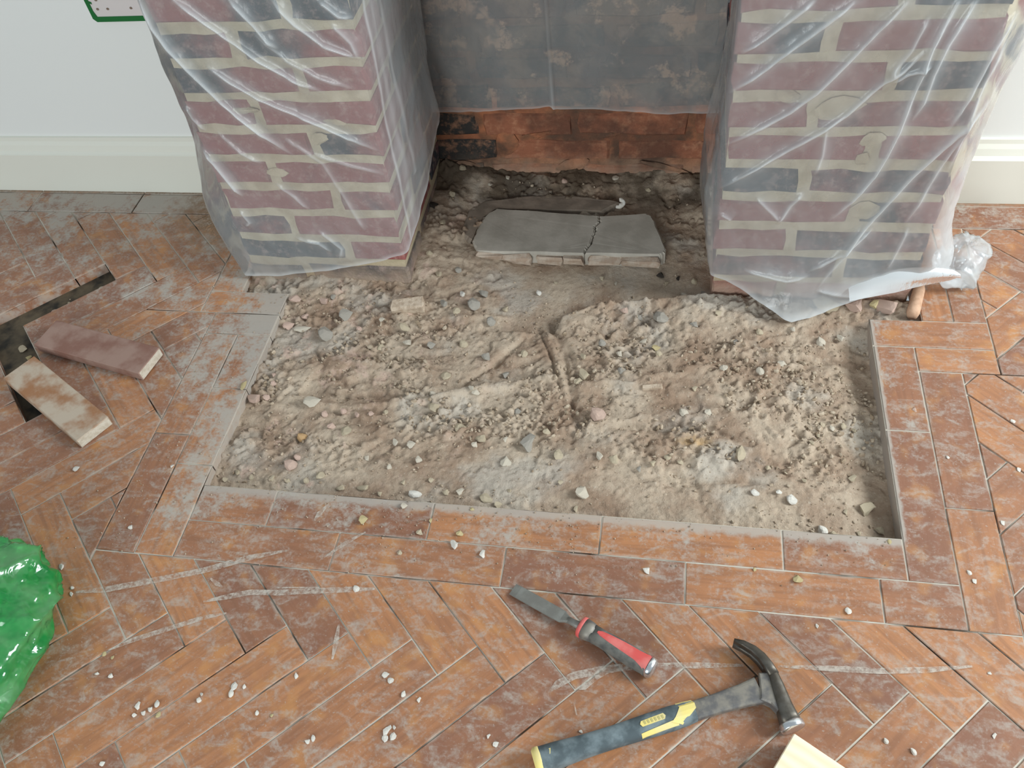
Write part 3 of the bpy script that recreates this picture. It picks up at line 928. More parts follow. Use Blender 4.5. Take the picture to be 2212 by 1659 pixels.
def pier(label, xa, xb, side, z_first, course, ncourse, joints, tones, batter=0.0):
    """side = +1: the reveal facing the opening is at xb; -1: at xa"""
    pr = thing('brick_pier', label, 'brick pier')
    core = box_mesh('mortar', xa + 0.0035, xb - 0.0035, 0.0035, FIREBACK_Y + 0.12, -0.07, 0.76)
    for v in core.vertices:
        v.co.x += batter * v.co.z
    add('mortar', core, M['mortar'], pr)
    sd = 1000 if side > 0 else 5000
    for n in range(ncourse):
        zc = z_first + course * n
        z0, z1 = zc - (course - BJ) / 2, zc + (course - BJ) / 2
        ja, jb = joints
        j = ja if n % 2 == 0 else jb
        wob = RNG.uniform(-0.006, 0.006)
        tl, ll, tr, lr = tones.get(n, (RNG.uniform(0, 0.7), 0, RNG.uniform(0, 0.6), 0))
        jj = j + wob
        e = lambda: RNG.uniform(-0.002, 0.002)
        d1, d2 = (0.102, 0.215) if n % 2 else (0.215, 0.102)
        if side < 0:
            d1, d2 = d2, d1
        sh_ = batter * zc
        build_brick(pr, xa + sh_ + e(), jj + sh_ - BJ / 2, e() * 0.5, d1, z0 + e() * .5, z1 + e() * .5, tl, ll, sd + n * 4)
        build_brick(pr, jj + sh_ + BJ / 2, xb + sh_ + e(), e() * 0.5, d2, z0 + e() * .5, z1 + e() * .5, tr, lr, sd + n * 4 + 1)
        yb = (d2 if side > 0 else d1) + BJ
        xr = (xb + sh_ - 0.102, xb + sh_) if side > 0 else (xa + sh_, xa + sh_ + 0.102)
        if yb < 0.2:
            build_brick(pr, xr[0], xr[1] + (e() if side > 0 else 0), yb, 0.308, z0, z1, RNG.uniform(0.6, 1.0), 0, sd + n * 4 + 2)
        else:
            build_brick(pr, xr[0], xr[1], yb, 0.308, z0, z1, RNG.uniform(0.6, 1.0), 0, sd + n * 4 + 3)
    return pr


# (tone, lean) of the left and right brick of each course, from the bottom course up
TL = {0: (0.8, 0, 0.75, 0), 1: (0.85, 0, 0.25, 0), 2: (0.55, 0, 0.15, 0), 3: (0.1, 0, 0.35, 0), 4: (0.05, 0, 0.25, 0), 5: (0.1, 0, 0.6, -0.9),
      6: (0.05, 0, 0.05, 0), 7: (0.4, -0.9, 0.05, 0), 8: (0.55, -0.5, 0.5, -0.6), 9: (0.35, 0.6, 0.85, 0), 10: (0.1, 0, 0.5, 0), 11: (0.7, 0, 0.1, 0)}
TR = {0: (0.0, 0, 0.1, 0), 1: (0.55, 0, 0.8, 0), 2: (0.05, 0, 0.55, 0), 3: (0.1, 0, 0.5, -0.6), 4: (0.9, 0, 0.55, 0), 5: (0.0, 0, 0.3, 0),
      6: (0.0, 0, 0.4, 0), 7: (0.0, 0, 0.85, 0.2), 8: (0.6, 0.8, 0.0, 0), 9: (0.05, 0, 0.8, 0.2), 10: (0.4, 0, 0.1, 0), 11: (0.7, 0, 0.1, 0)}
PIER_L = (-0.848, -0.540)
PIER_R = (0.0, 0.326)
pier('brick pier at the left of the fireplace, its courses sloping away behind clear plastic', PIER_L[0], PIER_L[1], 1, 0.0094, 0.0565, 13, (-0.737, -0.645), TL, 0.036)
pier('brick pier at the right of the fireplace, standing over the exposed pink footing', PIER_R[0], PIER_R[1], -1, -0.0015, 0.0575, 13, (0.122, 0.205), TR)

fb = add('wall_fireback', box_mesh('wall_fireback', -0.60, 0.07, FIREBACK_Y + 0.0035, FIREBACK_Y + 0.15, -0.07, 0.76), M['backmortar'])
tag(fb, 'sooty brick back wall inside the fireplace opening', kind='structure')
FB_TONES = [[0.7, 0.2, 0.3, 0.2], [0.8, 0.1, 0.35, 0.2], [0.95, 0.15, 0.3, 0.25], [0.95, 0.7, 0.6, 0.5], [0.9, 0.8, 0.5, 0.6], [0.95, 0.75, 0.6, 0.5]]
for n in range(13):
    zc = 0.007 + 0.058 * n
    xs = [-0.60, -0.445, -0.262, -0.045, 0.07] if n % 2 == 0 else [-0.60, -0.415, -0.19, 0.0, 0.07]
    for i in range(4):
        e = RNG.uniform(-0.0025, 0.0025, 4)
        tn = (FB_TONES[n][i] if n < 6 else RNG.uniform(0.5, 1.0))
        build_brick(fb, xs[i] + 0.006 + e[0], xs[i + 1] - 0.006 + e[1], FIREBACK_Y + e[2] * .6, FIREBACK_Y + 0.1, zc - 0.023 + e[3] * .6, zc + 0.023 + e[0] * .6, tn, 0, 9000 + n * 7 + i, 'backbrick', 0.0032)

# ------------------------------------------------------------------ floor: screed, dust-filled joints, parquet blocks
PIT = (-0.86, 0.36, -0.476, 0.33)
fx = [-3.2, PIT[0], PIT[1], 2.2]
fy = [-3.0, PIT[2], PIT[3], 0.34]
verts, faces = [], []
for j in range(4):
    for i in range(4):
        verts.append((fx[i], fy[j], -0.022))
for j in range(3):
    for i in range(3):
        if not (i == 1 and j == 1):
            a = j * 4 + i
            faces.append((a, a + 1, a + 5, a + 4))
floor = add('floor', mesh_of('floor', verts, faces), M['bitumen'])
tag(floor, 'herringbone parquet floor of worn orange-brown wood blocks', kind='structure')

CELLS = []                                     # (polygon, angle of the grain, raise)
REGION = (-1.78, 0.80, -1.12, 0.176)
XLO, YFO, XRO = XL - 2 * W, YF - 2 * W, XR + 2 * W


def uv2xy(u, v):
    return ((u + v) / SQ, (u - v) / SQ)


def cell_poly(kind, k, r):
    du = r * L
    if kind == 'B':
        u0, u1 = k * W + du, (k + 1) * W + du
        v1 = k * W + V0 - du
        v0 = v1 - L
    else:
        u1 = k * W + du
        u0 = u1 - L
        v0, v1 = (k - 1) * W + V0 - du, k * W + V0 - du
    return [uv2xy(u0, v0), uv2xy(u1, v0), uv2xy(u1, v1), uv2xy(u0, v1)]


def inside(poly, p):
    poly = ccw(poly)
    return all((poly[(i + 1) % 4][0] - poly[i][0]) * (p[1] - poly[i][1]) - (poly[(i + 1) % 4][1] - poly[i][1]) * (p[0] - poly[i][0]) > 0 for i in range(4))


LIFTED = [(-1.20, -0.09), (-1.165, -0.32)]     # two blocks are missing here
RAISED = {(-0.30, -0.66): 0.0035, (-0.33, -0.62): 0.001}
XRU = 0.434                                    # right field boundary beside the pier
YRU = -0.165
XLU = -0.918                                   # left field boundary beside the pier
YLU = -0.100
for kind in 'BA':
    for r in range(-3, 6):
        for k in range(-60, 40):
            c = cell_poly(kind, k, r)
            for nx, ny, cc in ((-1, 0, -REGION[0]), (1, 0, REGION[1]), (0, -1, -REGION[2]), (0, 1, REGION[3])):
                c = clip(c, nx, ny, cc) if c else c
            if not c:
                continue
            if any(inside(cell_poly(kind, k, r), q) for q in LIFTED):
                continue
            up = 0.0
            for q, h in RAISED.items():
                if inside(cell_poly(kind, k, r), q):
                    up = h
            pieces = []
            pl = clip(clip(c, 1, 0, XLO), 0, 1, YLU)
            pieces.append(pl)
            pu = clip(clip(c, 1, 0, XLU), 0, -1, -YLU) if c else []
            pieces.append(pu)
            pf = clip(clip(clip(c, -1, 0, -XLO), 1, 0, XRO), 0, 1, YFO)
            pieces.append(pf)
            prr = clip(clip(c, -1, 0, -XRO), 0, 1, YRU)
            pieces.append(prr)
            pru = clip(clip(c, -1, 0, -XRU), 0, -1, -YRU)
            pieces.append(pru)
            ok = [q for q in pieces if len(q) >= 3 and abs(area(q)) > 0.00012]
            full = abs(area(c))
            # a block crossing a zone line that is not a border edge stays whole
            if ok and abs(sum(abs(area(q)) for q in ok) - full) < 1e-6 and len(ok) > 1:
                ok = [c]
            ang = -math.pi / 4 if kind == 'B' else math.pi / 4
            for q in ok:
                CELLS.append((q, ang, up))


def rect(x0, x1, y0, y1, ang):
    CELLS.append(([(x0, y0), (x1, y0), (x1, y1), (x0, y1)], ang, 0.0))


H_, V_ = 0.0, math.pi / 2
# two border rows along the front of the hearth
xs = [XL, -0.640, -0.394, -0.148, 0.098, XR]
for a, b in zip(xs, xs[1:]):
    rect(a, b, YF - W, YF, H_)
xs = [XL, -0.523, -0.277, -0.030, 0.218, XR + W]
for a, b in zip(xs, xs[1:]):
    rect(a, b, YF - 2 * W, YF - W, H_)
# right-hand border
rect(XR, 0.434, -0.115, -0.056, H_)
rect(XR + W, 0.434, YRU, -0.115, H_)
for a, b in zip([YF - W, -0.283], [-0.283, -0.115]):
    rect(XR, XR + W, a, b, V_)
for a, b in zip([YFO, -0.412], [-0.412, YRU]):
    rect(XR + W, XRO, a, b, V_)
for a, b in zip([-0.056, 0.10], [0.10, 0.176]):
    rect(0.384, 0.434, a, b, V_)
for a, b in zip([-0.056, 0.05], [0.05, 0.176]):
    rect(0.336, 0.384, a, b, V_)
# left-hand border
rect(-0.918, XL, YLU, -0.045, H_)
rect(XLO, XL, -0.152, YLU, H_)
for a, b in zip([YFO, -0.43, -0.275], [-0.43, -0.275, -0.152]):
    rect(XL - W, XL, a, b, V_)
for a, b in zip([YFO, -0.375], [-0.375, -0.152]):
    rect(XLO, XL - W, a, b, V_)
rect(XLU, -0.856, -0.045, 0.176, V_)
# rows along the wall
for x0, x1, off in ((-1.78, -0.856, 0.1), (0.336, 0.80, 0.05)):
    x = x0 + off
    pts = [x0] + [x0 + off + L * i for i in range(8) if x0 + off + L * i < x1 - 0.03] + [x1]
    for a, b in zip(pts, pts[1:]):
        rect(a, b, 0.176, 0.238, H_)
        rect(a - 0.0, b, 0.238, 0.262, H_)

jv, jf = [], []
for poly, ang, up in CELLS:
    poly = ccw(poly)
    b0 = len(jv)
    jz = -0.0016 + RNG.uniform(-0.0004, 0.0004)
    jv += [(x, y, jz) for x, y in poly]
    jf.append(tuple(range(b0, len(jv))))
    q = inset(poly, 0.0008 + RNG.uniform(0, 0.0005))
    if not q:
        continue
    cx, cy = sum(a for a, _ in q) / len(q), sum(b for _, b in q) / len(q)
    ca, sa = math.cos(-ang), math.sin(-ang)
    loc = [((x - cx) * ca - (y - cy) * sa, (x - cx) * sa + (y - cy) * ca) for x, y in q]
    t2 = inset(loc, 0.0009)
    if len(t2) != len(loc):
        t2 = [(x * 0.98, y * 0.98) for x, y in loc]
    t3 = inset(loc, 0.008)
    if len(t3) != len(loc):
        t3 = [(x * 0.75, y * 0.75) for x, y in loc]
    n = len(loc)
    vs = [(x, y, -0.040) for x, y in loc] + [(x, y, -0.0009) for x, y in loc] + [(x, y, 0.0) for x, y in t2] + [(x, y, 0.0) for x, y in t3]
    fs = []
    for i in range(n):
        j = (i + 1) % n
        fs += [(i, j, n + j, n + i), (n + i, n + j, 2 * n + j, 2 * n + i), (2 * n + i, 2 * n + j, 3 * n + j, 3 * n + i)]
    fs.append(tuple(range(3 * n, 4 * n)))
    pm = mesh_of('parquet_block', vs, fs)
    pm.attributes.new('edge', 'FLOAT', 'POINT').data.foreach_set('value', [1.0] * (3 * n) + [0.0] * n)
    add('parquet_block', pm, M['wood'], floor,
        (cx, cy, up + RNG.uniform(-0.0003, 0.0003)), (RNG.uniform(-0.003, 0.003), RNG.uniform(-0.0008, 0.0008), ang))
print('parquet blocks', len(CELLS))
tag(add('joint_dust', mesh_of('joint_dust', jv, jf), M['joint'], floor), kind='stuff')

sv, sf = [], []
for w, pl in STREAKS:
    for i, (x, y) in enumerate(pl):
        a, b = pl[max(i - 1, 0)], pl[min(i + 1, len(pl) - 1)]
        dx, dy = b[0] - a[0], b[1] - a[1]
        l = math.hypot(dx, dy)
        hw = w * 0.62 * (0.35 if i in (0, len(pl) - 1) else 1.0)
        sv += [(x - dy / l * hw, y + dx / l * hw, 0.0011), (x + dy / l * hw, y - dx / l * hw, 0.0011)]
        if i:
            k = len(sv)
            sf.append((k - 4, k - 3, k - 1, k - 2))
tag(add('dust_scuffs', mesh_of('dust_scuffs', sv, sf), M['scuff'], floor), kind='stuff')

# ------------------------------------------------------------------ rubble bed of the lifted hearth
STEP = 0.0025
gx = np.arange(-0.862, 0.362 + STEP, STEP)
gy = np.arange(-0.478, 0.332 + STEP, STEP)
X, Y = np.meshgrid(gx, gy)


def rubble_height(X, Y):
    z = np.full(X.shape, -0.0125)
    z -= 0.012 * sstep(X, 0.05, 0.24) * sstep(Y, 0.02, -0.1)            # deeper towards the right border
    z -= 0.008 * sstep(X, 0.19, 0.245) * sstep(Y, -0.05, -0.09)
    z -= 0.004 * sstep(X, -0.70, -0.76)
    z += 0.006 * np.exp(-((X + 0.36) / 0.16) ** 2) * sstep(Y, -0.40, -0.47)   # spill over the front edge
    d, t = line_dist(X, Y, PLATEAU_EDGE)
    ex = np.interp(X, [p[0] for p in PLATEAU_EDGE], [p[1] for p in PLATEAU_EDGE])
    behind = sstep(Y - ex, -0.003, 0.012) * sstep(X, -0.40, -0.33)
    plateau = sstep(Y - ex, -0.10, -0.01) * sstep(Y - ex, 0.010, -0.004) * sstep(X, -0.29, -0.23)
    z += 0.009 * plateau
    rough_left = sstep(Y, -0.16, -0.06) * sstep(X, -0.36, -0.44)
    z += 0.008 * rough_left
    opening = sstep(Y, -0.01, 0.03)
    trough = behind * sstep(Y, 0.115, 0.075)
    z -= 0.010 * trough
    z += 0.014 * sstep(Y, 0.17, 0.29) * opening + 0.016 * sstep(Y, 0.25, 0.31) * opening
    z += 0.012 * opening * sstep(X, -0.44, -0.52) + 0.006 * opening * sstep(X, -0.07, 0.0)
    smooth = np.clip(trough + 0.6 * sstep(Y, -0.36, -0.42) + 0.45 * sstep(X, 0.10, 0.18) * sstep(Y, -0.02, -0.08), 0, 0.92)
    rough = 1 - smooth
    gravel = sstep(fbm(X * 9 + 1.3, Y * 13, 4, 71), -0.10, 0.16) * rough
    z += 0.0050 * rough * fbm(X * 9, Y * 15, 3, 3)
    # broken mortar plates standing at slightly different levels
    n1 = fbm(X * 7 + 0.35 * fbm(X * 40, Y * 40, 2, 8), Y * 12 + 0.35 * fbm(X * 40, Y * 40, 2, 9), 3, 13) * 3.2
    fl = np.floor(n1)
    z += 0.0036 * (fl + sstep(n1 - fl, 0.86, 1.0)) * rough
    streak = 1 - np.abs(fbm(X * 7 + 1.6 * fbm(X * 4, Y * 4, 2, 5), Y * 34, 2, 11))
    zone = np.exp(-((Y + 0.25) / 0.12) ** 2) * rough
    z += 0.0046 * (streak - 0.75) * zone
    for a, w, pl in RIDGES:
        d, t = line_dist(X, Y, pl)
        wob = 1 + 0.5 * fbm(X * 40, Y * 40, 2, 21)
        z += a * 1.25 * np.exp(-(d / (w * wob)) ** 2) * np.clip(4 * np.minimum(t, 1 - t) + 0.3, 0, 1)
    clods = np.clip(fbm(X * 55, Y * 62, 3, 31) - 0.10, 0, 1)
    z += 0.0130 * clods * (0.10 + 0.9 * gravel)
    lump = np.clip(fbm(X * 110 + 3, Y * 110, 2, 35) - 0.02, 0, 1)
    z += 0.0085 * lump * gravel - 0.0022 * gravel
    z += 0.0016 * fbm(X * 170, Y * 170, 2, 41) * (0.45 + 0.55 * rough)
    return z


Z = rubble_height(X, Y)
GRAVEL = sstep(fbm(X * 9 + 1.3, Y * 13, 4, 71), -0.10, 0.16)
edge = np.minimum(np.minimum(X - XL, XR - X), Y - YF)
inside_h = (Y < -0.045)
Z = np.where(inside_h, np.minimum(Z, -0.002 - 0.006 * np.clip(1 - np.abs(edge) / 0.02, 0, 1)), Z)
keep = np.ones(X.shape, bool)
keep &= ~((Y < -0.050) & ((X < XL - 0.006) | (X > XR + 0.006)))
keep &= ~((Y > 0.012) & ((X < -0.548) | (X > 0.016)))
ny, nx = X.shape
idx = -np.ones(X.shape, int)
idx[keep] = np.arange(keep.sum())
V = np.stack([X[keep], Y[keep], Z[keep]], 1)
q = keep[:-1, :-1] & keep[1:, :-1] & keep[:-1, 1:] & keep[1:, 1:]
Fq = np.stack([idx[:-1, :-1][q], idx[:-1, 1:][q], idx[1:, 1:][q], idx[1:, :-1][q]], 1)
me = bpy.data.meshes.new('hearth_rubble_bed')
me.vertices.add(len(V))
me.vertices.foreach_set('co', V.ravel())
me.loops.add(len(Fq) * 4)
me.loops.foreach_set('vertex_index', Fq.ravel().astype(np.int32))
me.polygons.add(len(Fq))
me.polygons.foreach_set('loop_start', np.arange(0, len(Fq) * 4, 4, dtype=np.int32))
me.polygons.foreach_set('use_smooth', np.ones(len(Fq), bool))
me.update()
me.validate()
bed = add('floor_hearth_bed', me, M['rubble'])
tag(bed, 'excavated hearth bed of crumbled brown mortar and rubble', kind='structure')


def ground(x, y):
    """height of whatever lies at x, y"""
    if y > -0.05 and not (XL - 0.1 < x < XR + 0.1):
        return 0.0
    if (y < YF or x < XL or x > XR) and y < -0.05:
        return 0.0
    i = int(round((x - gx[0]) / STEP))
    j = int(round((y - gy[0]) / STEP))
    return float(Z[min(max(j, 0), ny - 1), min(max(i, 0), nx - 1)])


# loose grains: nobody could count these
def stone_mesh(name, seed, cuts=13, sub=2):
    r = random.Random(seed)
    bm = bmesh.new()
    bmesh.ops.create_icosphere(bm, subdivisions=sub, radius=0.5)
    for _ in range(cuts):
        nrm = Vector((r.gauss(0, 1), r.gauss(0, 1), r.gauss(0, 1))).normalized()
        dd = r.uniform(0.20, 0.40)
        for v in bm.verts:
            k = v.co.dot(nrm)
            if k > dd:
                v.co -= nrm * (k - dd)
    for v in bm.verts:
        v.co *= 1 + r.uniform(-0.06, 0.06)
    me = bpy.data.meshes.new(name)
    bm.to_mesh(me)
    bm.free()
    return me


gm = stone_mesh('grain_source', 5, 6, 1)
gvs = np.array([v.co[:] for v in gm.vertices])
gfs = [tuple(p.vertices) for p in gm.polygons]
bpy.data.meshes.remove(gm)
gv, gf, cnt = [], [], 0
tries = 0
while cnt < 4200 and tries < 90000:
    tries += 1
    x, y = RNG.uniform(XL + 0.004, XR - 0.004), RNG.uniform(YF + 0.004, 0.29)
    if y > -0.01 and not (-0.52 < x < -0.01):
        continue
    dens = 0.25 + 0.75 * math.exp(-((y + 0.22) / 0.14) ** 2)
    if -0.34 < x < -0.02 and -0.02 < y < 0.10:
        dens = 0.08
    if -0.485 < x < -0.08 and 0.06 < y < 0.262:
        continue
    gi = float(GRAVEL[min(int((y - gy[0]) / STEP), ny - 1), min(int((x - gx[0]) / STEP), nx - 1)])
    dens = dens * (0.25 + 0.75 * gi)
    if RNG.uniform() > dens:
        continue
    s = 0.0018 + (0.0085 if dens > 0.6 else 0.0045) * RNG.uniform() ** 3.6
    ang = RNG.uniform(0, 6.28)
    ca, sa = math.cos(ang), math.sin(ang)
    sc = s * RNG.uniform(0.7, 1.4, 3)
    pts = gvs * sc
    pts = np.stack([pts[:, 0] * ca - pts[:, 1] * sa + x, pts[:, 0] * sa + pts[:, 1] * ca + y, pts[:, 2] + ground(x, y) + s * 0.25], 1)
    gv.append(pts)
    gf += [tuple(i + cnt * len(gvs) for i in f) for f in gfs]
    cnt += 1
for _ in range(900):                            # crumbs carried out over the blocks
    side = RNG.uniform()
    if side < 0.6:
        x, y = RNG.uniform(-0.75, 0.25), YF - abs(RNG.normal(0, 0.05))
        if abs(x + 0.35) > 0.22 and RNG.uniform() < 0.6:
            continue
    else:
        x, y = XL - abs(RNG.normal(0, 0.12)), RNG.uniform(-0.6, 0.15)
        if (y > -0.03 and x > -0.88) or (x < -0.92 and -0.46 < y < -0.13):
            continue
    s = 0.0011 + 0.0022 * RNG.uniform() ** 2
    pts = gvs * s + np.array([x, y, s * 0.3])
    gv.append(pts)
    gf += [tuple(i + cnt * len(gvs) for i in f) for f in gfs]
    cnt += 1
def mat_grain():
    t = NT('loose_mortar_grain')
    p = t.pos()
    c = t.mix(t.ramp(t.noise(p, 95, 2), 0.38, 0.62), lin(150, 132, 112), lin(186, 170, 150))
    return t.done(c, 0.95, spec=0.1)


gr = add('mortar_grit', mesh_of('mortar_grit', np.concatenate(gv), gf), mat_grain())
tag(gr, 'fine mortar grit scattered over the hearth bed and nearby blocks', 'grit', kind='stuff')

# ------------------------------------------------------------------ countable stones and crumbs
SM = [stone_mesh('stone_shape', 100 + i) for i in range(8)]
SMK = {}


def stone(name, x, y, w, h, kind, seed, flat=0.6, z=None):
    r = random.Random(seed)
    key = (r.randrange(8), kind)
    if key not in SMK:
        m2 = SM[key[0]].copy()
        m2.materials.clear()
        m2.materials.append(M['s_' + kind])
        SMK[key] = m2
    th = min(w, h) * flat * r.uniform(0.8, 1.15)
    if kind == 'stick':
        th = min(w, h) * 0.85
        me = box_mesh(name, -w / 2, w / 2, -h / 2, h / 2, -th / 2, th / 2, th * 0.16, th * 0.10, seed)
        return add(name, me, M['s_stick'], None, (x, y, ground(x, y) + th * 0.45), (0.1, -0.06, 0.12))
    zz = (ground(x, y) if z is None else z) + th * 0.36
    return add(name, SMK[key], None, None, (x, y, zz), (r.uniform(-0.25, 0.25), r.uniform(-0.25, 0.25), r.uniform(-0.35, 0.35)), (w * 1.3, h * 1.3, th * 1.4))


SPECIAL = {
    0: ('mortar_fragment', 'long pale broken mortar stick near the left pier', 'mortar fragment'),
    1: ('stone', 'grey flat stone left of the long mortar stick', 'stone'),
    4: ('mortar_fragment', 'short tan mortar piece below the long mortar stick', 'mortar fragment'),
    5: ('stone', 'grey slab chip near the top of the left hearth edge', 'stone'),
    7: ('plaster_crumb', 'white crumb beside the grey stones below the left pier', 'crumb'),
    8: ('stone', 'rounded grey stone beside the fine dust in the opening', 'stone'),
    10: ('wood_chip', 'thin yellow chip standing on the left hearth edge', 'chip'),
    11: ('plaster_lump', 'largest pink plaster lump beside the left hearth edge', 'plaster lump'),
    15: ('mortar_fragment', 'pale pointed mortar lump left of the long ridges', 'mortar fragment'),
    16: ('stone', 'orange stone in the smooth dust at lower left', 'stone'),
    17: ('mortar_fragment', 'tan mortar chip right of the orange stone', 'mortar fragment'),
    18: ('plaster_lump', 'pink plaster lump in the dust near the front left corner', 'plaster lump'),
    32: ('stone', 'large grey stone in the middle of the hearth bed', 'stone'),
    33: ('stone', 'pale stone just below the large grey stone', 'stone'),
    36: ('plaster_crumb', 'long white chip lying against the front hearth edge', 'crumb'),
    39: ('mortar_fragment', 'broad tan lump spilling over the front hearth edge', 'mortar fragment'),
    44: ('stone', 'yellow stone on the blocks below the front hearth edge', 'stone'),
    45: ('plaster_crumb', 'larger white plaster crumb on the front border blocks', 'crumb'),
    46: ('plaster_crumb', 'smaller white plaster crumb right of its larger neighbour on the border', 'crumb'),
    51: ('stone', 'triangular pale stone lying alone above the front edge', 'stone'),
    55: ('stone', 'tan upright stone beside the ochre stain at right', 'stone'),
    56: ('plaster_crumb', 'white angular stone near the front right corner', 'crumb'),
    58: ('mortar_fragment', 'largest tan lump beside the right hearth edge', 'mortar fragment'),
    59: ('mortar_fragment', 'tan lump in the front right corner of the hearth', 'mortar fragment'),
    61: ('plaster_crumb', 'cluster of white plaster crumbs near the front right', 'crumb'),
    64: ('stone', 'pale stone below the right pier footing', 'stone'),
    68: ('stone', 'grey stone on the ledge below the fine dust', 'stone'),
    71: ('stone', 'tan stone right of the central furrow', 'stone'),
    72: ('mortar_fragment', 'thin pale mortar stick right of the central furrow', 'mortar fragment'),
    77: ('wood_chip', 'yellow chip under the right plastic sheet', 'chip'),
    79: ('brick_chunk', 'pink brick chunk in the middle right of the hearth bed', 'brick chunk'),
    83: ('cinder', 'black cinder by the left inner side of the opening', 'cinder'),
    85: ('cinder', 'black cinder at the right front corner of the grey slab', 'cinder'),
}
NOUN = {'grey': ('stone', 'grey stones', 'stone'), 'pale': ('mortar_crumb', 'pale mortar crumbs', 'crumb'), 'white': ('plaster_crumb', 'white plaster crumbs', 'crumb'),
        'pink': ('plaster_lump', 'pink plaster lumps', 'plaster lump'), 'tan': ('mortar_lump', 'tan mortar lumps', 'mortar lump'), 'yellow': ('stone', 'yellow stones', 'stone'),
        'black': ('cinder', 'black cinders', 'cinder'), 'stick': ('mortar_fragment', 'mortar sticks', 'mortar fragment'), 'orange': ('stone', 'orange stones', 'stone')}
ORD = ['leftmost', 'second from left', 'third from left', 'fourth from left', 'fifth from left', 'sixth from left', 'seventh from left', 'eighth from left', 'ninth from left', 'tenth from left',
       'eleventh from left', 'twelfth from left', 'thirteenth from left', 'fourteenth from left', 'fifteenth from left', 'sixteenth from left', 'seventeenth from left']


def zone_of(x, y):
    if y < YF:
        return 'on the front border blocks'
    if y > 0.2:
        return 'in the soil behind the slab'
    if y > 0.0:
        return 'round the slab in the opening'
    if y < -0.385:
        return 'along the front hearth edge, left half' if x < -0.3 else 'along the front hearth edge, right half'
    if x > 0.13:
        return 'near the right hearth edge'
    if x < -0.56:
        return 'near the left hearth edge'
    if y > -0.13:
        return 'below the left pier' if x < -0.3 else 'on the ledge below the right pier'
    if y > -0.25:
        return 'in the furrowed middle, left of centre' if x < -0.3 else 'in the furrowed middle, right of centre'
    return 'in the lower middle of the bed' if x > -0.35 else 'in the lower left of the bed'


ZONES = {}
for i, (x, y, w, h, kind) in enumerate(STONES):
    if i not in SPECIAL:
        ZONES.setdefault((kind, zone_of(x, y)), []).append((x, i))
LABELS = {}
for (kind, zn), lst in ZONES.items():
    lst.sort()
    for r_, (x, i) in enumerate(lst):
        one = NOUN[kind][1][:-1]
        LABELS[i] = ('small %s %s' % (one, zn), zn) if len(lst) == 1 else ('%s of the small %s %s' % (ORD[min(r_, 16)], NOUN[kind][1], zn), zn)
for i, (x, y, w, h, kind) in enumerate(STONES):
    flat = 0.45 if kind == 'stick' else 0.62
    if i in SPECIAL:
        nm, lb, ct = SPECIAL[i]
        tag(stone(nm, x, y, w, h, kind, 300 + i, flat), lb, ct)
    else:
        lb, zn = LABELS[i]
        tag(stone(NOUN[kind][0], x, y, w, h, kind, 300 + i, flat), lb, NOUN[kind][2], NOUN[kind][1] + ' ' + zn)
def floor_zone(x, y):
    if x > 0.26:
        return 'on the blocks right of the hearth'
    if y > -0.52 and x < -0.7:
        return 'on the dusty blocks left of the hearth'
    if x < -0.62:
        return 'on the blocks near the green bag'
    if x < -0.30:
        return 'on the bare blocks left of the tools'
    return 'on the blocks around the tools' if y < -0.5 else 'on the front border blocks'


ZC = {}
for i, (x, y, w, k) in enumerate(CRUMBS):
    ZC.setdefault((k, floor_zone(x, y)), []).append((x, i))
for (k, zn), lst in ZC.items():
    lst.sort()
    kind, word = {'w': ('white', 'white plaster crumbs'), 'y': ('yellow', 'yellowish crumbs'), 'p': ('pink', 'pink crumbs')}[k]
    for r_, (x, i) in enumerate(lst):
        x, y, w, _ = CRUMBS[i]
        o = stone('plaster_crumb', x, y, w, w * random.uniform(0.8, 1.4), kind, 900 + i, 0.4, 0.0)
        lb = 'small %s %s' % (word[:-1], zn) if len(lst) == 1 else '%s of the %s %s' % (ORD[min(r_, 16)], word, zn)
        tag(o, lb, 'crumb', word + ' ' + zn)

# ------------------------------------------------------------------ cracked slab in the fireplace
def prism(poly, z0, z1, bev=0.004, wob=0.0, seed=0, sub=6):
    """polygon slab with a worn, slightly ragged rim"""
    r = random.Random(seed)
    poly = ccw(poly)
    pts = []
    for i in range(len(poly)):
        a, b = poly[i], poly[(i + 1) % len(poly)]
        for k in range(sub):
            t = k / sub
            pts.append((a[0] + t * (b[0] - a[0]) + r.uniform(-wob, wob), a[1] + t * (b[1] - a[1]) + r.uniform(-wob, wob)))
    cx, cy = sum(a for a, _ in pts) / len(pts), sum(b for _, b in pts) / len(pts)
    n = len(pts)

    def shr(p, g):
        d = math.hypot(p[0] - cx, p[1] - cy)
        return (cx + (p[0] - cx) * (d - g) / d, cy + (p[1] - cy) * (d - g) / d)
    vs = [(x, y, z0) for x, y in pts] + [(x, y, z1 - bev + r.uniform(-wob, wob)) for x, y in pts] + [shr(p, bev) + (z1 + r.uniform(-wob, wob) * 0.2,) for p in pts]
    fs = []
    for i in range(n):
        j = (i + 1) % n
        fs += [(i, j, n + j, n + i), (n + i, n + j, 2 * n + j, 2 * n + i)]
    fs.append(tuple(range(2 * n, 3 * n)))
    fs.append(tuple(range(n))[::-1])
    return vs, fs


def moved(vs, o):
    return [(a - o[0], b - o[1], c - o[2]) for a, b, c in vs]


sl0 = (-0.27, 0.135, -0.03)
slab = thing('hearth_slab', 'grey cracked slab lying inside the fireplace opening', 'slab', sl0)
CRACK = [(-0.2265, 0.080), (-0.2225, 0.096), (-0.2165, 0.108), (-0.2150, 0.128), (-0.2115, 0.145), (-0.2135, 0.158), (-0.2060, 0.172), (-0.2080, 0.188)]


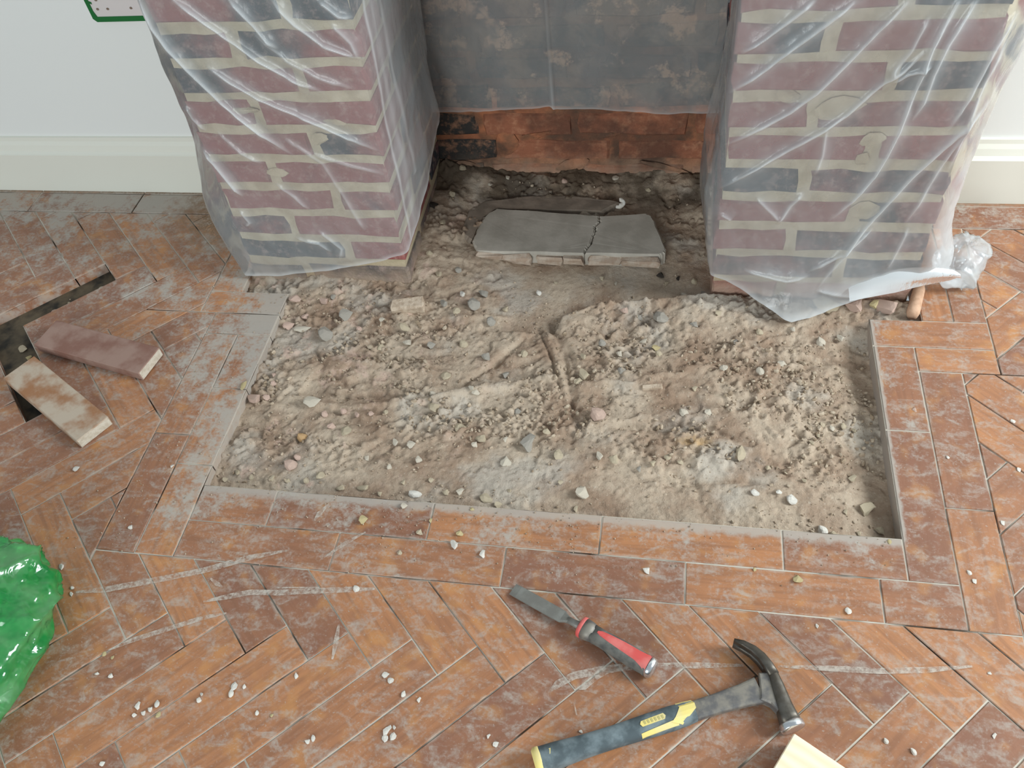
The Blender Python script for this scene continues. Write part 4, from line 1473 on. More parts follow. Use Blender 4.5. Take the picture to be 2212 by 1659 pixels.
def slab_piece(outline, z1, seed):
    v, f = prism(outline, -0.035, z1, 0.0032, 0.0009, seed, 5)
    add('slab_piece', mesh_of('slab_piece', moved(v, sl0), f), M['slab'], slab)


slab_piece([(-0.427, 0.079)] + [(p[0] - 0.0010, p[1]) for p in CRACK] + [(-0.31, 0.199), (-0.412, 0.2045), (-0.427, 0.190), (-0.436, 0.165), (-0.442, 0.110)], 0.0042, 1)
slab_piece([(p[0] + 0.0010, p[1]) for p in CRACK[::-1]] + [(-0.090, 0.081), (-0.081, 0.088), (-0.080, 0.098), (-0.104, 0.178), (-0.110, 0.192), (-0.121, 0.198)], 0.0048, 3)
for i, (x, w) in enumerate(((-0.405, 0.05), (-0.352, 0.055), (-0.29, 0.05), (-0.247, 0.036), (-0.19, 0.06), (-0.125, 0.07))):
    r = random.Random(40 + i)
    me = box_mesh('chipped_edge', -w / 2, w / 2, -0.007, 0.006, -0.012, 0.006, 0.003, 0.0030, 70 + i)
    add('chipped_edge', me, M['slabedge'], slab, (x - sl0[0], 0.078 - sl0[1] + r.uniform(-0.002, 0.002), -0.006 - sl0[2] + r.uniform(-0.002, 0.001)), (0.2, 0, r.uniform(-0.08, 0.08)))
hv, hf = prism([(-0.475, 0.135), (-0.448, 0.112), (-0.440, 0.18), (-0.414, 0.212), (-0.20, 0.207), (-0.17, 0.235), (-0.26, 0.252), (-0.36, 0.252), (-0.44, 0.232), (-0.47, 0.2)], -0.03, 0.0015, 0.006, 0.0012, 9, 6)
hb = add('mortar_haunch', mesh_of('mortar_haunch', hv, hf, False), mat_simple('brown_grey_mortar', lin(150, 136, 122), 0.95, spec=0.1, c2=lin(128, 116, 104), scale=30, bump=0.4))
tag(hb, 'low grey mortar haunch curving behind the cracked slab', 'mortar')

# curled white scrap on the soil behind the slab
sx, sy = SHELL[0]
cv = []
for k in range(11):
    a = math.radians(-100 + 21 * k)
    c = (0.0078 * math.cos(a) * (1 + 0.25 * math.sin(3 * a)), 0.0085 * math.sin(a), 0.004)
    tdir = (-math.sin(a), math.cos(a), 0)
    cv.append(ring(c, (math.cos(a), math.sin(a), 0), (0, 0, 1), 0.0046 * (0.6 + 0.4 * math.sin(math.pi * k / 10)) * (1 + 0.2 * math.sin(5 * k)), 0.0040, 10))
v, f = loft(cv)
tag(add('curled_scrap', mesh_of('curled_scrap', v, f, True), M['s_white'], None, (sx, sy, 0.006), (0.3, 0.1, -0.3)), 'curled white scrap lying on the soil behind the slab', 'scrap')

# broken clay stub and footing lumps beside the right pier
secs = []
for k in range(9):
    t = k / 8
    rr = 0.0105 * (1 - 0.12 * t) * (0.75 if k in (0, 8) else 1)
    secs.append(ring((0, 0.062 * t, 0.012 + 0.012 * t), (1, 0, 0), (0, 0, 1), rr, rr * 0.95, 14, 2.2))
v, f = loft(secs)
tag(add('clay_stub', mesh_of('clay_stub', v, f, True), mat_simple('salmon_fired_clay', lin(204, 166, 138), 0.85, c2=lin(184, 146, 118), scale=60, bump=0.3), None, (0.322, -0.047, -0.012), (0, 0, -0.28)),
    'salmon clay stub at the right corner of the right pier', 'clay stub')
for i, (x, y, w, h, kd) in enumerate(((0.285, -0.022, 0.05, 0.035, 'pink'), (0.235, -0.018, 0.045, 0.03, 'pink'), (0.19, -0.02, 0.05, 0.028, 'tan'))):
    tag(stone('footing_lump', x, y, w, h, kd, 1500 + i, 0.7, -0.012), ['pink mortar lump next to the salmon clay stub', 'pink mortar lump under the middle of the right plastic hem', 'tan mortar lump under the lowest point of the right plastic hem'][i], 'mortar lump')

# smears of mortar left on the brick faces (parts of the piers)
PIERS = [o for o in bpy.data.objects if o.name.startswith('brick_pier')]
PIERS.sort(key=lambda o: o.name)
for pi, x, z, w, h in ((1, 0.150, 0.352, 0.055, 0.034), (1, 0.075, 0.375, 0.030, 0.018), (1, 0.205, 0.305, 0.040, 0.022), (1, 0.195, 0.268, 0.022, 0.024), (1, 0.215, 0.178, 0.036, 0.030),
                       (0, -0.735, 0.355, 0.040, 0.020), (0, -0.63, 0.300, 0.028, 0.026), (0, -0.72, 0.235, 0.040, 0.020), (0, -0.60, 0.335, 0.05, 0.012)):
    rr_ = random.Random(int(x * 1e4) + int(z * 1e4))
    sm_ = add('mortar_smear', stone_mesh('mortar_smear', rr_.randrange(9999), 10), M['mortar'], PIERS[pi], (x, 0.0005, z), (rr_.uniform(-0.2, 0.2), rr_.uniform(-0.3, 0.3), 0), (w * 1.3, 0.009, h * 1.3))

for x, z, w, h in ((-0.400, 0.070, 0.050, 0.055), (-0.27, 0.035, 0.07, 0.02), (-0.10, 0.03, 0.09, 0.022), (-0.335, 0.10, 0.06, 0.014), (-0.20, 0.10, 0.05, 0.012), (-0.49, 0.03, 0.05, 0.02)):
    rr_ = random.Random(int(z * 1e5) - int(x * 1e4))
    add('mortar_smear', stone_mesh('mortar_smear', rr_.randrange(9999), 10), M['backmortar'], fb, (x, FIREBACK_Y + 0.0005, z), (rr_.uniform(-0.2, 0.2), rr_.uniform(-0.3, 0.3), 0), (w * 1.3, 0.010, h * 1.3))

# ------------------------------------------------------------------ polythene sheets
def film_mesh(name, P, gather):
    """P: (rows, cols, 3) grid"""
    r, c, _ = P.shape
    ii = np.arange(r * c).reshape(r, c)
    Fq = np.stack([ii[:-1, :-1], ii[:-1, 1:], ii[1:, 1:], ii[1:, :-1]], -1).reshape(-1, 4)
    me = bpy.data.meshes.new(name)
    me.vertices.add(r * c)
    me.vertices.foreach_set('co', P.reshape(-1, 3).ravel())
    me.loops.add(len(Fq) * 4)
    me.loops.foreach_set('vertex_index', Fq.ravel().astype(np.int32))
    me.polygons.add(len(Fq))
    me.polygons.foreach_set('loop_start', np.arange(0, len(Fq) * 4, 4, dtype=np.int32))
    me.polygons.foreach_set('use_smooth', np.ones(len(Fq), bool))
    me.update()
    me.validate()
    at = me.attributes.new('gather', 'FLOAT', 'POINT')
    at.data.foreach_set('value', gather.ravel().astype(np.float32))
    return me


def smooth_cols(A, n):
    """running mean along the columns, ends held"""
    for _ in range(n):
        B = A.copy()
        B[:, 1:-1] = (A[:, :-2] + 2 * A[:, 1:-1] + A[:, 2:]) / 4
        A = B
    return A


def interp_z(pts, z):
    pts = sorted(pts, key=lambda q: q[1])
    return np.interp(z, [q[1] for q in pts], [q[0] for q in pts])


def drape(path_of_z, bottom_of_u, z_top, cols, rows, folds, seed, seam_cols=()):
    """path_of_z(z)-> list of (u, x, y) control points; u in 0..1"""
    u = np.linspace(0, 1, cols)
    zb = bottom_of_u(u)
    v = np.linspace(0, 1, rows)
    Zg = zb[None, :] + (z_top - zb[None, :]) * v[:, None]
    Xg, Yg = np.zeros_like(Zg), np.zeros_like(Zg)
    zs = np.linspace(-0.05, z_top, 60)
    PX = np.array([np.interp(u, [q[0] for q in path_of_z(z)], [q[1] for q in path_of_z(z)]) for z in zs])
    PY = np.array([np.interp(u, [q[0] for q in path_of_z(z)], [q[2] for q in path_of_z(z)]) for z in zs])
    PX, PY = smooth_cols(PX, 20), smooth_cols(PY, 20)
    for j in range(cols):
        Xg[:, j] = np.interp(Zg[:, j], zs, PX[:, j])
        Yg[:, j] = np.interp(Zg[:, j], zs, PY[:, j])
    # outward direction in plan
    tx, ty = np.gradient(Xg, axis=1), np.gradient(Yg, axis=1)
    l = np.hypot(tx, ty) + 1e-9
    nxx, nyy = ty / l, -tx / l
    front = np.clip(-nyy, 0, 1)
    gat = np.zeros_like(Zg)
    off = np.zeros_like(Zg)
    for a, pl in folds:
        d, t = line_dist(Xg, Zg, pl)
        taper = np.clip(5 * (1 - t), 0, 1) * np.clip(6 * t + 0.4, 0, 1)
        wob = 1 + 0.3 * fbm(Xg * 30, Zg * 30, 2, seed + 3)
        off += front * taper * a * (0.0055 * np.exp(-(d / (0.0030 * wob)) ** 2) + 0.0045 * np.exp(-(d / 0.012) ** 2))
        gat = np.maximum(gat, front * taper * a * (0.90 * np.exp(-(d / (0.0021 * wob)) ** 2) + 0.30 * np.exp(-(d / 0.011) ** 2)))
    s = np.cumsum(np.hypot(np.gradient(Xg, axis=1), np.gradient(Yg, axis=1)), axis=1)
    off += 0.006 * fbm(s * 9 + 3, Zg * 6, 3, seed) + 0.0016 * fbm(s * 45, Zg * 30, 2, seed + 9)
    return np.stack([Xg + nxx * off, Yg + nyy * off, Zg], -1), gat, u


Z_TOP = 0.72
# left sheet: a wrap round the outer corner, the front, the inner corner, then back along the reveal
def path_left(z):
    xl = float(interp_z(LF_LEFT, z)) - 0.008
    bulge = 0.022 + 0.016 * math.exp(-((z - 0.2) / 0.12) ** 2)
    return [(0.0, xl + 0.006, 0.06), (0.10, xl, 0.02), (0.15, xl + 0.004, -0.012), (0.62, -0.526 + 0.036 * z, -0.016), (0.66, -0.520 + 0.036 * z, 0.0),
            (0.80, -0.536 + 0.036 * z + bulge, 0.10), (0.92, -0.536 + 0.036 * z + bulge, 0.20), (1.0, -0.522 + 0.036 * z, 0.268)]


def bottom_left(u):
    return np.interp(u, [0, 0.12, 0.15, 0.25, 0.40, 0.53, 0.60, 0.64, 0.72, 0.82, 0.90, 0.96, 1.0],
                     [0.03, 0.006, 0.010, 0.013, 0.033, 0.054, 0.074, 0.092, 0.115, 0.165, 0.205, 0.222, 0.29])


P, g, u = drape(path_left, bottom_left, Z_TOP, 430, 330, LF_FOLDS, 51)
rows = np.arange(P.shape[0])[:, None]
hem = np.exp(-(rows / 3.1) ** 2) * 0.55
hemr = np.exp(-(rows / 5.6) ** 2) * 0.45 * (u[None, :] > 0.62)
uu = np.broadcast_to(u[None, :], g.shape)
side_seam = 0.55 * np.exp(-((uu - 0.655) / 0.006) ** 2) + 0.35 * np.exp(-((uu - 0.735) / 0.008) ** 2) * (P[..., 2] > 0.2) + 0.22 * np.exp(-((uu - 0.69) / 0.01) ** 2)
side_haze = 0.26 * sstep(uu, 0.64, 0.68) + 0.45 * (uu < 0.15) + 0.35 * np.exp(-((uu - 0.135) / 0.006) ** 2)
g = np.clip(np.maximum(np.maximum(g, hem), np.maximum(hemr, side_seam)) + side_haze + 0.06 + 0.08 * np.clip((0.25 - P[..., 2]) / 0.25, 0, 1), 0, 1)
sh = add('plastic_sheet', film_mesh('plastic_sheet', P, g), M['film'])
tag(sh, 'clear plastic sheet draped over the left brick pier in diagonal folds', 'plastic sheet')


# right sheet
def path_right(z):
    xr = float(interp_z(RF_RIGHT, z))
    xl = float(interp_z(RF_LEFT, z))
    flare = 0.055 * math.exp(-max(z, 0.0) / 0.045)
    wide = 0.036 + 0.02 * math.exp(-((z - 0.05) / 0.06) ** 2)
    return [(0.0, xl + 0.006, 0.20), (0.14, min(xl, -0.006) - 0.004, 0.06), (0.20, min(xl * 0.5, -0.003) - 0.004, -0.012), (0.45, 0.12, -0.020 - flare), (0.60, 0.2, -0.020 - flare * 0.8), (0.80, xr + 0.004, -0.016 - flare * 0.2),
            (0.86, xr + wide, 0.02), (1.0, xr + wide * 0.8, 0.15)]


def bottom_right(u):
    return np.interp(u, [0, 0.14, 0.20, 0.30, 0.40, 0.47, 0.52, 0.60, 0.70, 0.80, 0.86, 1.0], [0.055, 0.05, 0.045, 0.030, 0.012, 0.002, 0.006, 0.018, 0.034, 0.046, 0.050, 0.05])


P, g, u = drape(path_right, bottom_right, Z_TOP, 430, 330, RF_FOLDS, 77)
uu = np.broadcast_to(u[None, :], g.shape)
hem = np.exp(-(rows / 3.5) ** 2) * 0.5
hemw = np.clip(1 - rows / 20.0, 0, 1) ** 0.5 * 0.42 * sstep(u, 0.45, 0.75)[None, :]
edge = 0.62 * np.exp(-((uu - 0.85) / 0.035) ** 2) * np.clip((0.40 - P[..., 2]) / 0.2, 0.35, 1)
edge2 = 0.25 * np.exp(-((uu - 0.19) / 0.008) ** 2)
g = np.clip(np.maximum(np.maximum(g, hem), np.maximum(np.maximum(hemw, edge), edge2)) + 0.13 + 0.12 * np.clip((0.2 - P[..., 2]) / 0.2, 0, 1), 0, 1)
sh = add('plastic_sheet', film_mesh('plastic_sheet', P, g), M['film'])
tag(sh, 'clear plastic sheet draped over the right brick pier, bunched at its right foot', 'plastic sheet')
# crumpled tail of the right sheet lying on the floor beside the pier
bm = bmesh.new()
bmesh.ops.create_icosphere(bm, subdivisions=5, radius=1.0)
co = np.array([v.co[:] for v in bm.verts])
th = np.arctan2(co[:, 1], co[:, 0])
rr = 1 + 0.30 * fbm(co[:, 0] * 1.5 + 5, co[:, 2] * 1.6 + co[:, 1] * 1.2, 2, 91) + 0.22 * (1 - np.abs(fbm(th * 1.7 + co[:, 2], co[:, 2] * 1.2, 1, 97))) ** 4 
for v, k in zip(bm.verts, rr):
    v.co = Vector((v.co.x * k * 0.036, v.co.y * k * 0.050, max(v.co.z * k * 0.034, -0.028)))
tm = bpy.data.meshes.new('crumpled_tail')
bm.to_mesh(tm)
bm.free()
tm.polygons.foreach_set('use_smooth', [True] * len(tm.polygons))
ta = tm.attributes.new('gather', 'FLOAT', 'POINT')
ta.data.foreach_set('value', np.clip(0.26 + 1.4 * np.clip(rr - 1.05, 0, 1), 0, 0.8).astype(np.float32))
add('crumpled_tail', tm, M['film'], sh, (0.405, 0.055, 0.030), (0, 0, -0.35))
# folded flap of the hem reaching past the corner of the pier
fl = []
for k in range(13):
    t = k / 12
    c = np.array([0.215 + 0.175 * t, -0.040 + 0.040 * t, 0.046 + 0.012 * math.sin(3 * t)])
    hw = 0.022 * (1 - t) ** 0.45 * min(1.0, 2.2 * t + 0.05) + 0.001
    fl.append([tuple(c + np.array([0, -0.022 * (1 - t), -hw * 0.9])), tuple(c + np.array([0.0, -0.014 * (1 - t), -hw * 0.2])), tuple(c + np.array([0, -0.006, hw * 0.6])), tuple(c + np.array([0, 0.006, hw]))])
fv, ff = loft(fl, closed=False, caps=False)
fm = mesh_of('hem_flap', fv, ff, True)
fa = fm.attributes.new('gather', 'FLOAT', 'POINT')
fa.data.foreach_set('value', np.full(len(fv), 0.8, np.float32))
add('hem_flap', fm, M['film'], sh)

# sheet hanging inside the opening in front of the sooty back wall
cols, rws = 150, 120
ub = np.linspace(-0.545, 0.012, cols)
bz = np.interp(ub, [-0.545, -0.47, -0.36, -0.303, -0.296, -0.21, -0.11, -0.05, 0.012], [0.163, 0.163, 0.167, 0.171, 0.1655, 0.170, 0.158, 0.160, 0.160]) + 0.002 * fbm(ub * 30, ub * 0, 2, 5)
vb = np.linspace(0, 1, rws)
Zb = bz[None, :] + (0.74 - bz[None, :]) * vb[:, None]
Xb = np.broadcast_to(ub[None, :], Zb.shape).copy()
Yb = 0.291 + 0.005 * fbm(Xb * 10, Zb * 5, 3, 61) + 0.0012 * fbm(Xb * 60, Zb * 30, 2, 63)
cre = np.exp(-(np.abs(Xb + 0.299) / 0.0035) ** 2)
Yb -= 0.006 * cre
gb = np.clip(0.35 * cre * np.clip((0.30 - Zb) / 0.1, 0.25, 1) + 0.30 * np.exp(-((Zb - bz[None, :]) / 0.0035) ** 2) + 0.10, 0, 1)
bs = add('plastic_sheet', film_mesh('plastic_sheet', np.stack([Xb, Yb, Zb], -1), gb), M['film'])
tag(bs, 'clear plastic sheet hanging in front of the sooty fireback', 'plastic sheet')

# ------------------------------------------------------------------ two loose parquet blocks
def loose_block(label, corners, z, seed, tilt, mat):
    c = (sum(p[0] for p in corners) / 4, sum(p[1] for p in corners) / 4)
    ang = math.atan2(corners[1][1] - corners[0][1], corners[1][0] - corners[0][0])
    me = box_mesh('loose_parquet_block', -0.1165, 0.1165, -0.0305, 0.0305, -0.010, 0.010, 0.0014, 0.0004, seed)
    me.materials.append(mat)
    me.materials.append(M['s_pale'])
    for f_ in me.polygons:
        if abs(f_.normal.x) > 0.9:
            f_.material_index = 1
    o = add('loose_parquet_block', me, None, None, (c[0], c[1], z), (tilt[0], tilt[1], ang))
    return tag(o, label, 'wood block')


loose_block('loose dark red parquet block lying across the floor beside the gap', [(-1.1689, -0.1597), (-0.9476, -0.2088), (-0.959, -0.2675), (-1.1762, -0.2209)], 0.0128, 21, (0.03, 0.018), mat_simple('dull_red_brown_wood', lin(132, 96, 84), 0.75, spec=0.3, c2=lin(154, 126, 114), scale=24, bump=0.15))
loose_block('loose dusty pale parquet block bridging the open gap in the floor', [(-1.1666, -0.2487), (-0.9727, -0.3619), (-0.9991, -0.4141), (-1.1951, -0.2997)], 0.0120, 22, (0.0, 0.02), mat_simple('dusty_tan_wood', lin(156, 112, 80), 0.75, spec=0.3, c2=lin(186, 170, 152), scale=26, bump=0.15))

# debris in the open gap
for i, (x, y, s, kd) in enumerate(((-1.165, -0.03, 0.014, 'tan'), (-1.232, -0.10, 0.022, 'pink'), (-1.26, -0.135, 0.016, 'tan'), (-1.245, -0.195, 0.018, 'tan'), (-1.222, -0.215, 0.014, 'yellow'), (-1.21, -0.075, 0.014, 'tan'))):
    tag(stone('mortar_lump', x, y, s, s * 0.8, kd, 1700 + i, 0.6, -0.022), ['tan lump at the far end of the open floor gap', 'pinkish lump halfway along the open floor gap', 'tan lump in the open floor gap nearest the left edge', 'tan lump where the two floor gaps meet', 'yellow lump where the two floor gaps meet', 'tan lump just above the pinkish lump in the floor gap'][i], 'mortar lump', 'lumps in the floor gap')

# ------------------------------------------------------------------ chisel
ch0 = Vector((-0.2578, -0.5930, 0.0))
ch1 = Vector((-0.0640, -0.6880, 0.0))
cd = (ch1 - ch0).normalized()
LEN = (ch1 - ch0).length
chisel = thing('chisel', 'flat wood chisel with red and black handle on the parquet', 'chisel', ch0, math.atan2(cd.y, cd.x))


def tube(stations, n=20, e=2.4):
    """stations: (s, half width, half height, z) along local x"""
    v, f = loft([ring((s, 0, z), (0, 1, 0), (0, 0, 1), w, h, n, e) for s, w, h, z in stations])
    return v, f


HZ = 0.0135
v, f = tube([(0.0, 0.0088, 0.0005, 0.0030), (0.010, 0.0092, 0.0016, 0.0042), (0.062, 0.0092, 0.0020, 0.0078), (0.080, 0.0088, 0.0022, 0.0092), (0.0865, 0.0052, 0.0034, 0.0102), (0.090, 0.0042, 0.0040, 0.0108)], 16, 4.5)
add('blade', mesh_of('blade', v, f, False), M['blade'], chisel)
v, f = tube([(0.088, 0.0044, 0.0042, 0.0106), (0.098, 0.0046, 0.0046, 0.0118), (0.110, 0.0056, 0.0056, HZ)], 16, 2.2)
add('shank', mesh_of('shank', v, f, True), M['blade'], chisel)
v, f = tube([(0.107, 0.0110, 0.0100, HZ), (0.1085, 0.0135, 0.0122, HZ), (0.1125, 0.0137, 0.0124, HZ), (0.1135, 0.0125, 0.0118, HZ)], 24)
tag(add('collar', mesh_of('collar', v, f, True), M['red'], chisel), 'red collar')
v, f = tube([(0.113, 0.0132, 0.0122, HZ), (0.121, 0.0128, 0.0120, HZ), (0.128, 0.0112, 0.0108, HZ)], 24)
add('ferrule', mesh_of('ferrule', v, f, True), M['shaft'], chisel)
v, f = tube([(0.126, 0.0112, 0.0108, HZ), (0.140, 0.0108, 0.0105, HZ), (0.165, 0.0120, 0.0112, HZ), (0.190, 0.0126, 0.0116, HZ), (0.201, 0.0122, 0.0115, HZ), (0.206, 0.0130, 0.0120, HZ)], 24, 2.8)
add('grip', mesh_of('grip', v, f, True), M['darkgrip'], chisel)
pan = []
for s, y0, y1 in ((0.133, 0.000, 0.003), (0.138, -0.0015, 0.0055), (0.150, -0.003, 0.007), (0.170, -0.0045, 0.0085), (0.190, -0.006, 0.0085), (0.200, -0.009, 0.0095), (0.2065, -0.0115, 0.0115)):
    row = []
    hh = np.interp(s, [0.126, 0.140, 0.165, 0.190, 0.206], [0.0108, 0.0105, 0.0112, 0.0116, 0.012])
    for k in range(7):
        y = y0 + (y1 - y0) * k / 6
        row.append((s, y, HZ + hh * (1 - min(abs(y) / 0.0128, 0.98) ** 2.8) ** (1 / 2.8) + (0.0009 if 0 < k < 6 else 0.0)))
    pan.append(row)
v, f = loft(pan, closed=False, caps=False)
tag(add('inlay', mesh_of('inlay', v, [q[::-1] for q in f], True), M['red'], chisel), 'red inlay along the top of the handle')
v, f = tube([(0.2055, 0.0132, 0.0122, HZ), (0.2085, 0.0134, 0.0124, HZ), (0.2125, 0.0126, 0.0118, HZ), (0.2145, 0.009, 0.009, HZ)], 24)
tag(add('strike_cap', mesh_of('strike_cap', v, f, True), M['bright'], chisel), 'bright steel strike cap')

# ------------------------------------------------------------------ claw hammer, lying on its side
h0 = Vector((-0.1990, -0.8140, 0.0))
h1 = Vector((0.0660, -0.6965, 0.0))
hd = (h1 - h0).normalized()
HL = (h1 - h0).length
hammer = thing('claw_hammer', 'claw hammer with black and yellow grip on the parquet', 'hammer', h0, math.atan2(hd.y, hd.x))
hside = Vector((-hd.y, hd.x, 0))


def hl(x, y):
    d = Vector((x, y, 0)) - h0
    return d.dot(hd), d.dot(hside)


GZ = 0.0150
v, f = tube([(0.004, 0.0120, 0.0105, GZ), (0.010, 0.0150, 0.0135, GZ), (0.030, 0.0146, 0.0140, GZ), (0.060, 0.0128, 0.0132, GZ), (0.100, 0.0122, 0.0130, GZ), (0.140, 0.0132, 0.0132, GZ), (0.170, 0.0138, 0.0130, GZ), (0.190, 0.0128, 0.0122, GZ), (0.200, 0.0118, 0.0110, GZ)], 24, 2.6)
add('grip', mesh_of('grip', v, f, True), M['rubber'], hammer)
v, f = tube([(0.196, 0.0112, 0.0062, GZ), (0.230, 0.0118, 0.0058, GZ), (0.262, 0.0135, 0.0056, GZ), (0.283, 0.0160, 0.0056, GZ)], 20, 4.5)
add('shaft', mesh_of('shaft', v, f, False), M['shaft'], hammer)


def on_grip(pts, lift=0.0008):
    """closed 2D outline (s, y) laid over the top of the grip"""
    st = [0.004, 0.030, 0.060, 0.100, 0.140, 0.170, 0.190, 0.204]
    hw = [0.0125, 0.0148, 0.0130, 0.0124, 0.0134, 0.0140, 0.0130, 0.0120]
    hh = [0.0110, 0.0140, 0.0132, 0.0130, 0.0132, 0.0130, 0.0122, 0.0112]
    out = []
    for s, y in pts:
        w, h = np.interp(s, st, hw), np.interp(s, st, hh)
        out.append((s, y, GZ + h * (1 - min(abs(y) / w, 0.97) ** 2.6) ** (1 / 2.6) + lift))
    return out


def strip(rows_):
    pts, fs = [], []
    n = len(rows_[0])
    for r_ in rows_:
        pts += on_grip(r_)
    low = [(a, b, c - 0.003) for a, b, c in pts]
    m = len(rows_)
    for i in range(m - 1):
        for j in range(n - 1):
            a = i * n + j
            fs.append((a, a + 1, a + n + 1, a + n))
    N = len(pts)
    loop = [j for j in range(n)] + [i * n + n - 1 for i in range(1, m)] + [(m - 1) * n + j for j in range(n - 2, -1, -1)] + [i * n for i in range(m - 2, 0, -1)]
    for i in range(len(loop)):
        a, b = loop[i], loop[(i + 1) % len(loop)]
        fs.append((a, a + N, b + N, b))
    return pts + low, fs


def row(s0, y0, s1, y1, n=7):
    return [(s0 + (s1 - s0) * k / (n - 1), y0 + (y1 - y0) * k / (n - 1)) for k in range(n)]


# yellow collar sweeping into a lower stripe
v, f = strip([row(0.180, 0.0125, 0.200, 0.0120), row(0.183, 0.006, 0.202, 0.006), row(0.178, 0.000, 0.2015, 0.000), row(0.174, -0.004, 0.194, -0.005), row(0.168, -0.008, 0.180, -0.0125)])
add('collar', mesh_of('collar', v, f, False), M['yellow'], hammer)
v, f = strip([row(0.130, -0.0095, 0.175, -0.0060), row(0.130, -0.0128, 0.176, -0.0122)])
add('stripe', mesh_of('stripe', v, f, False), M['yellow'], hammer)
v, f = strip([row(0.134, 0.0035, 0.162, 0.0050), row(0.132, 0.0005, 0.164, 0.0015), row(0.134, -0.0030, 0.162, -0.0020)])
pl_ = add('badge', mesh_of('badge', v, f, False), M['yellow'], hammer)
for k in range(6):
    s = 0.1365 + 0.0044 * k
    pts = on_grip(row(s, 0.0030, s + 0.0006, -0.0014, 4), 0.0011) + on_grip(row(s + 0.0021, 0.0032, s + 0.0027, -0.0012, 4), 0.0011)
    add('lettering', mesh_of('lettering', pts, [(i, i + 1, i + 5, i + 4) for i in range(3)], False), M['print'], pl_)
v, f = tube([(0.001, 0.0125, 0.0110, GZ), (0.0035, 0.0158, 0.0138, GZ), (0.0085, 0.0160, 0.0142, GZ), (0.0105, 0.0150, 0.0136, GZ)], 24)
add('end_ring', mesh_of('end_ring', v, f, True), M['yellow'], hammer)
v, f = strip([row(0.012, 0.005, 0.024, 0.006), row(0.012, 0.001, 0.022, 0.000), row(0.012, -0.003, 0.016, -0.004)])
add('end_patch', mesh_of('end_patch', v, f, False), M['yellow'], hammer)

# head: a curved body from the claw to the face
HC = [((0.0300, -0.6430), 0.0022), ((0.0410, -0.6460), 0.0040), ((0.0530, -0.6520), 0.0050), ((0.0625, -0.6600), 0.0056), ((0.0700, -0.6700), 0.0060), ((0.0760, -0.6810), 0.0066),
      ((0.0800, -0.6930), 0.0082), ((0.0835, -0.7040), 0.0092), ((0.0870, -0.7150), 0.0098), ((0.0905, -0.7250), 0.0110), ((0.0940, -0.7340), 0.0122)]
hp = [hl(*c[0]) for c in HC]


def head_part(i0, i1, half_h, zc, e):
    secs = []
    for i in range(i0, i1 + 1):
        a, b = hp[max(i - 1, 0)], hp[min(i + 1, len(hp) - 1)]
        dx, dy = b[0] - a[0], b[1] - a[1]
        l = math.hypot(dx, dy)
        hh = half_h(i) if callable(half_h) else half_h
        secs.append(ring((hp[i][0], hp[i][1], zc), (-dy / l, dx / l, 0), (0, 0, 1), HC[i][1], hh, 16, e))
    return loft(secs)


v, f = head_part(4, 10, lambda i: [0.0125, 0.0125, 0.0120, 0.0112, 0.0112, 0.0120, 0.0126][i - 4], GZ, 3.4)
add('head', mesh_of('head', v, f, True), M['steel'], hammer)
for zc in (GZ + 0.0068, GZ - 0.0068):
    v, f = head_part(0, 5, lambda i: [0.0042, 0.0050, 0.0054, 0.0056, 0.0058, 0.0060][i], zc, 3.6)
    add('claw', mesh_of('claw', v, f, True), M['steel'], hammer)
# web joining shaft and head
w0, w1 = hl(0.0600, -0.6965), hl(0.0800, -0.7000)
web = [hl(0.0590, -0.6800), hl(0.0700, -0.6780), hl(0.0800, -0.6930), hl(0.0890, -0.7230), hl(0.0800, -0.7240), hl(0.0720, -0.7160), hl(0.0600, -0.7120)]
v, f = prism(web, GZ - 0.0075, GZ + 0.0078, 0.002, 0.0, 3, 3)
add('cheek', mesh_of('cheek', v, f, False), M['shaft'], hammer)
fa_, fb_ = hl(0.0930, -0.7320), hl(0.0985, -0.7440)
fdx, fdy = fb_[0] - fa_[0], fb_[1] - fa_[1]
fll = math.hypot(fdx, fdy)
fdx, fdy = fdx / fll, fdy / fll
secs = []
for s, r_ in ((0.0, 0.0118), (0.0015, 0.0138), (0.0030, 0.0148), (0.0085, 0.0149), (0.0100, 0.0138), (0.0104, 0.008)):
    secs.append(ring((fa_[0] + fdx * s, fa_[1] + fdy * s, GZ), (-fdy, fdx, 0), (0, 0, 1), r_, min(r_, 0.0148), 24, 2.0))
v, f = loft(secs)
tag(add('face', mesh_of('face', v, f, True), M['bright'], hammer), 'shiny striking face')

# ------------------------------------------------------------------ pine offcut
pc = Vector((0.0930, -0.7536))
d1 = Vector((-0.0238, -0.0404)).normalized()
d2 = Vector((d1.y * -1, d1.x)) * 1.0
if d2.x < 0:
    d2 = -d2
ang = math.atan2(d2.y, d2.x)
ctr = pc + d1 * 0.048 + d2 * 0.15
me = box_mesh('pine_offcut', -0.15, 0.15, -0.048, 0.048, 0.0, 0.040, 0.0012)
tag(add('pine_offcut', me, M['pine'], None, (ctr.x, ctr.y, 0.0012), (0, 0, ang)), 'pale clean pine timber offcut against the hammer head', 'timber offcut')

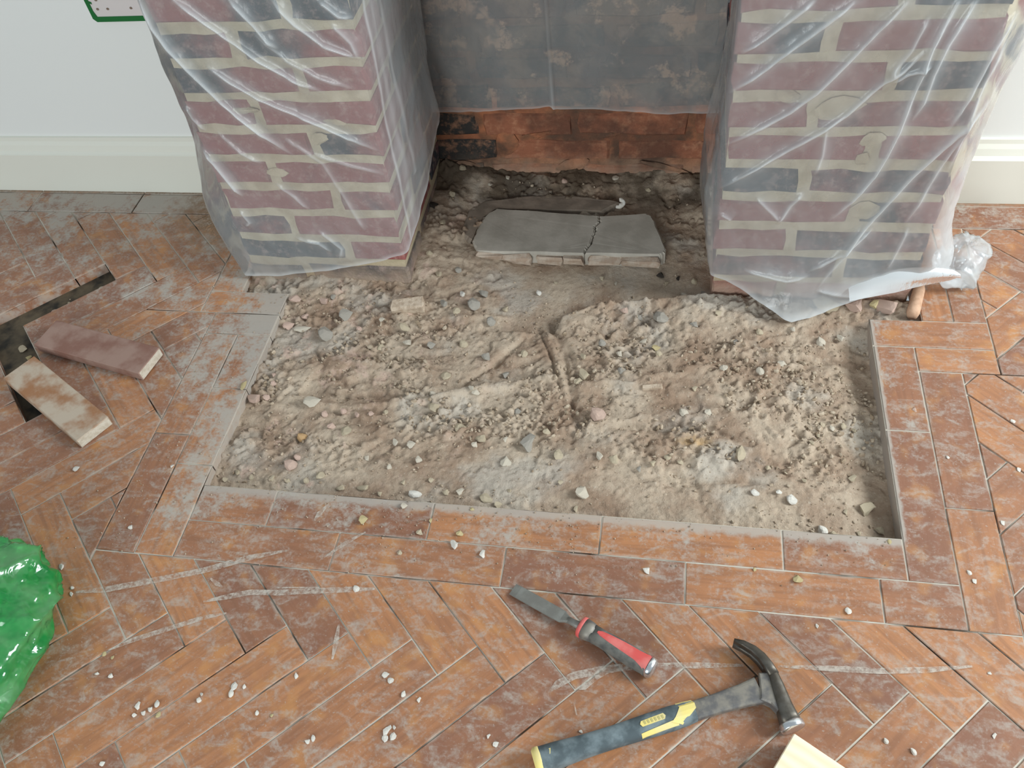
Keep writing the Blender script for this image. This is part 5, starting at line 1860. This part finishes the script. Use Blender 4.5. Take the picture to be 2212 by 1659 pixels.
# ------------------------------------------------------------------ green plastic bag
bm = bmesh.new()
bmesh.ops.create_icosphere(bm, subdivisions=6, radius=1.0)
co = np.array([v.co[:] for v in bm.verts])
th = np.arctan2(co[:, 1], co[:, 0])
lump = 1 + 0.12 * fbm(co[:, 0] * 1.6 + 4, co[:, 1] * 1.6 + co[:, 2] * 1.2, 3, 201)
creas = 0.10 * (1 - np.abs(fbm(th * 2.4 + co[:, 2] * 1.5, co[:, 2] * 2.2 + co[:, 0], 2, 207))) ** 3 + 0.05 * (1 - np.abs(fbm(co[:, 0] * 4.5 + co[:, 2] * 2, co[:, 1] * 4.5 - co[:, 2], 2, 211))) ** 4 * 0.5 - 0.05
for v, k, c, t in zip(bm.verts, lump, creas, th):
    x, y, z = v.co
    tail = max(0.0, -y) ** 3 * 0.10 * (1 + 0.6 * x)
    q = k + c
    v.co = Vector((x * q * 0.132 + tail * 0.35, y * q * 0.128 - tail, max(z * q * 0.066, -0.052) * (1 - 0.45 * max(0, -y) ** 2)))
zmin = min(v.co.z for v in bm.verts)
bme = bpy.data.meshes.new('plastic_bag')
bm.to_mesh(bme)
bm.free()
bme.polygons.foreach_set('use_smooth', [True] * len(bme.polygons))
tag(add('plastic_bag', bme, M['bag'], None, (-0.992, -0.738, -zmin + 0.001), (0, 0, 0.1)), 'shiny crumpled green plastic bag on the floor at the left edge', 'plastic bag')

# ------------------------------------------------------------------ green-bordered board on the left wall
pb = thing('wall_board', 'white board with a green border and small brown dots on the left wall', 'board', (-1.02, WALL_Y, 0.372))


def flat(name, pts, y, mat, parent, th=0.0015):
    n = len(pts)
    vs = [(x, y, z) for x, z in pts] + [(x, y + th, z) for x, z in pts]
    fs = [tuple(range(n))] + [tuple(range(n, 2 * n))[::-1]] + [(i, i + n, (i + 1) % n + n, (i + 1) % n) for i in range(n)]
    return add(name, mesh_of(name, vs, fs), mat, parent)


pw, ph = 0.10, 0.26
flat('panel', [(-pw, 0.006), (-pw + 0.006, 0.0), (pw, 0), (pw, ph), (-pw, ph)], -0.006, M['poster'], pb, 0.006)
flat('border', [(-pw, 0.006), (-pw + 0.006, 0.0), (pw, 0.0), (pw, 0.0095), (-pw + 0.0105, 0.0095), (-pw + 0.0075, 0.02), (-pw, 0.02)], -0.0072, M['green'], pb)
flat('border', [(-pw, 0.02), (-pw + 0.0075, 0.02), (-pw + 0.0065, ph), (-pw, ph)], -0.0072, M['green'], pb)
for k, (x, z) in enumerate(((-0.082, 0.0235), (-0.062, 0.0235), (-0.016, 0.0240), (-0.077, 0.040), (-0.05, 0.058), (-0.02, 0.055))):
    flat('dot', [(x + 0.0026 * math.cos(a), z + 0.0022 * math.sin(a)) for a in [i * math.pi / 4 for i in range(8)]], -0.0070, M['dot'], pb, 0.0008)
flat('green_mark', [(-0.0935, 0.035), (-0.0885, 0.0325), (-0.0880, 0.0365), (-0.0925, 0.0385)], -0.0070, M['green'], pb, 0.0008)
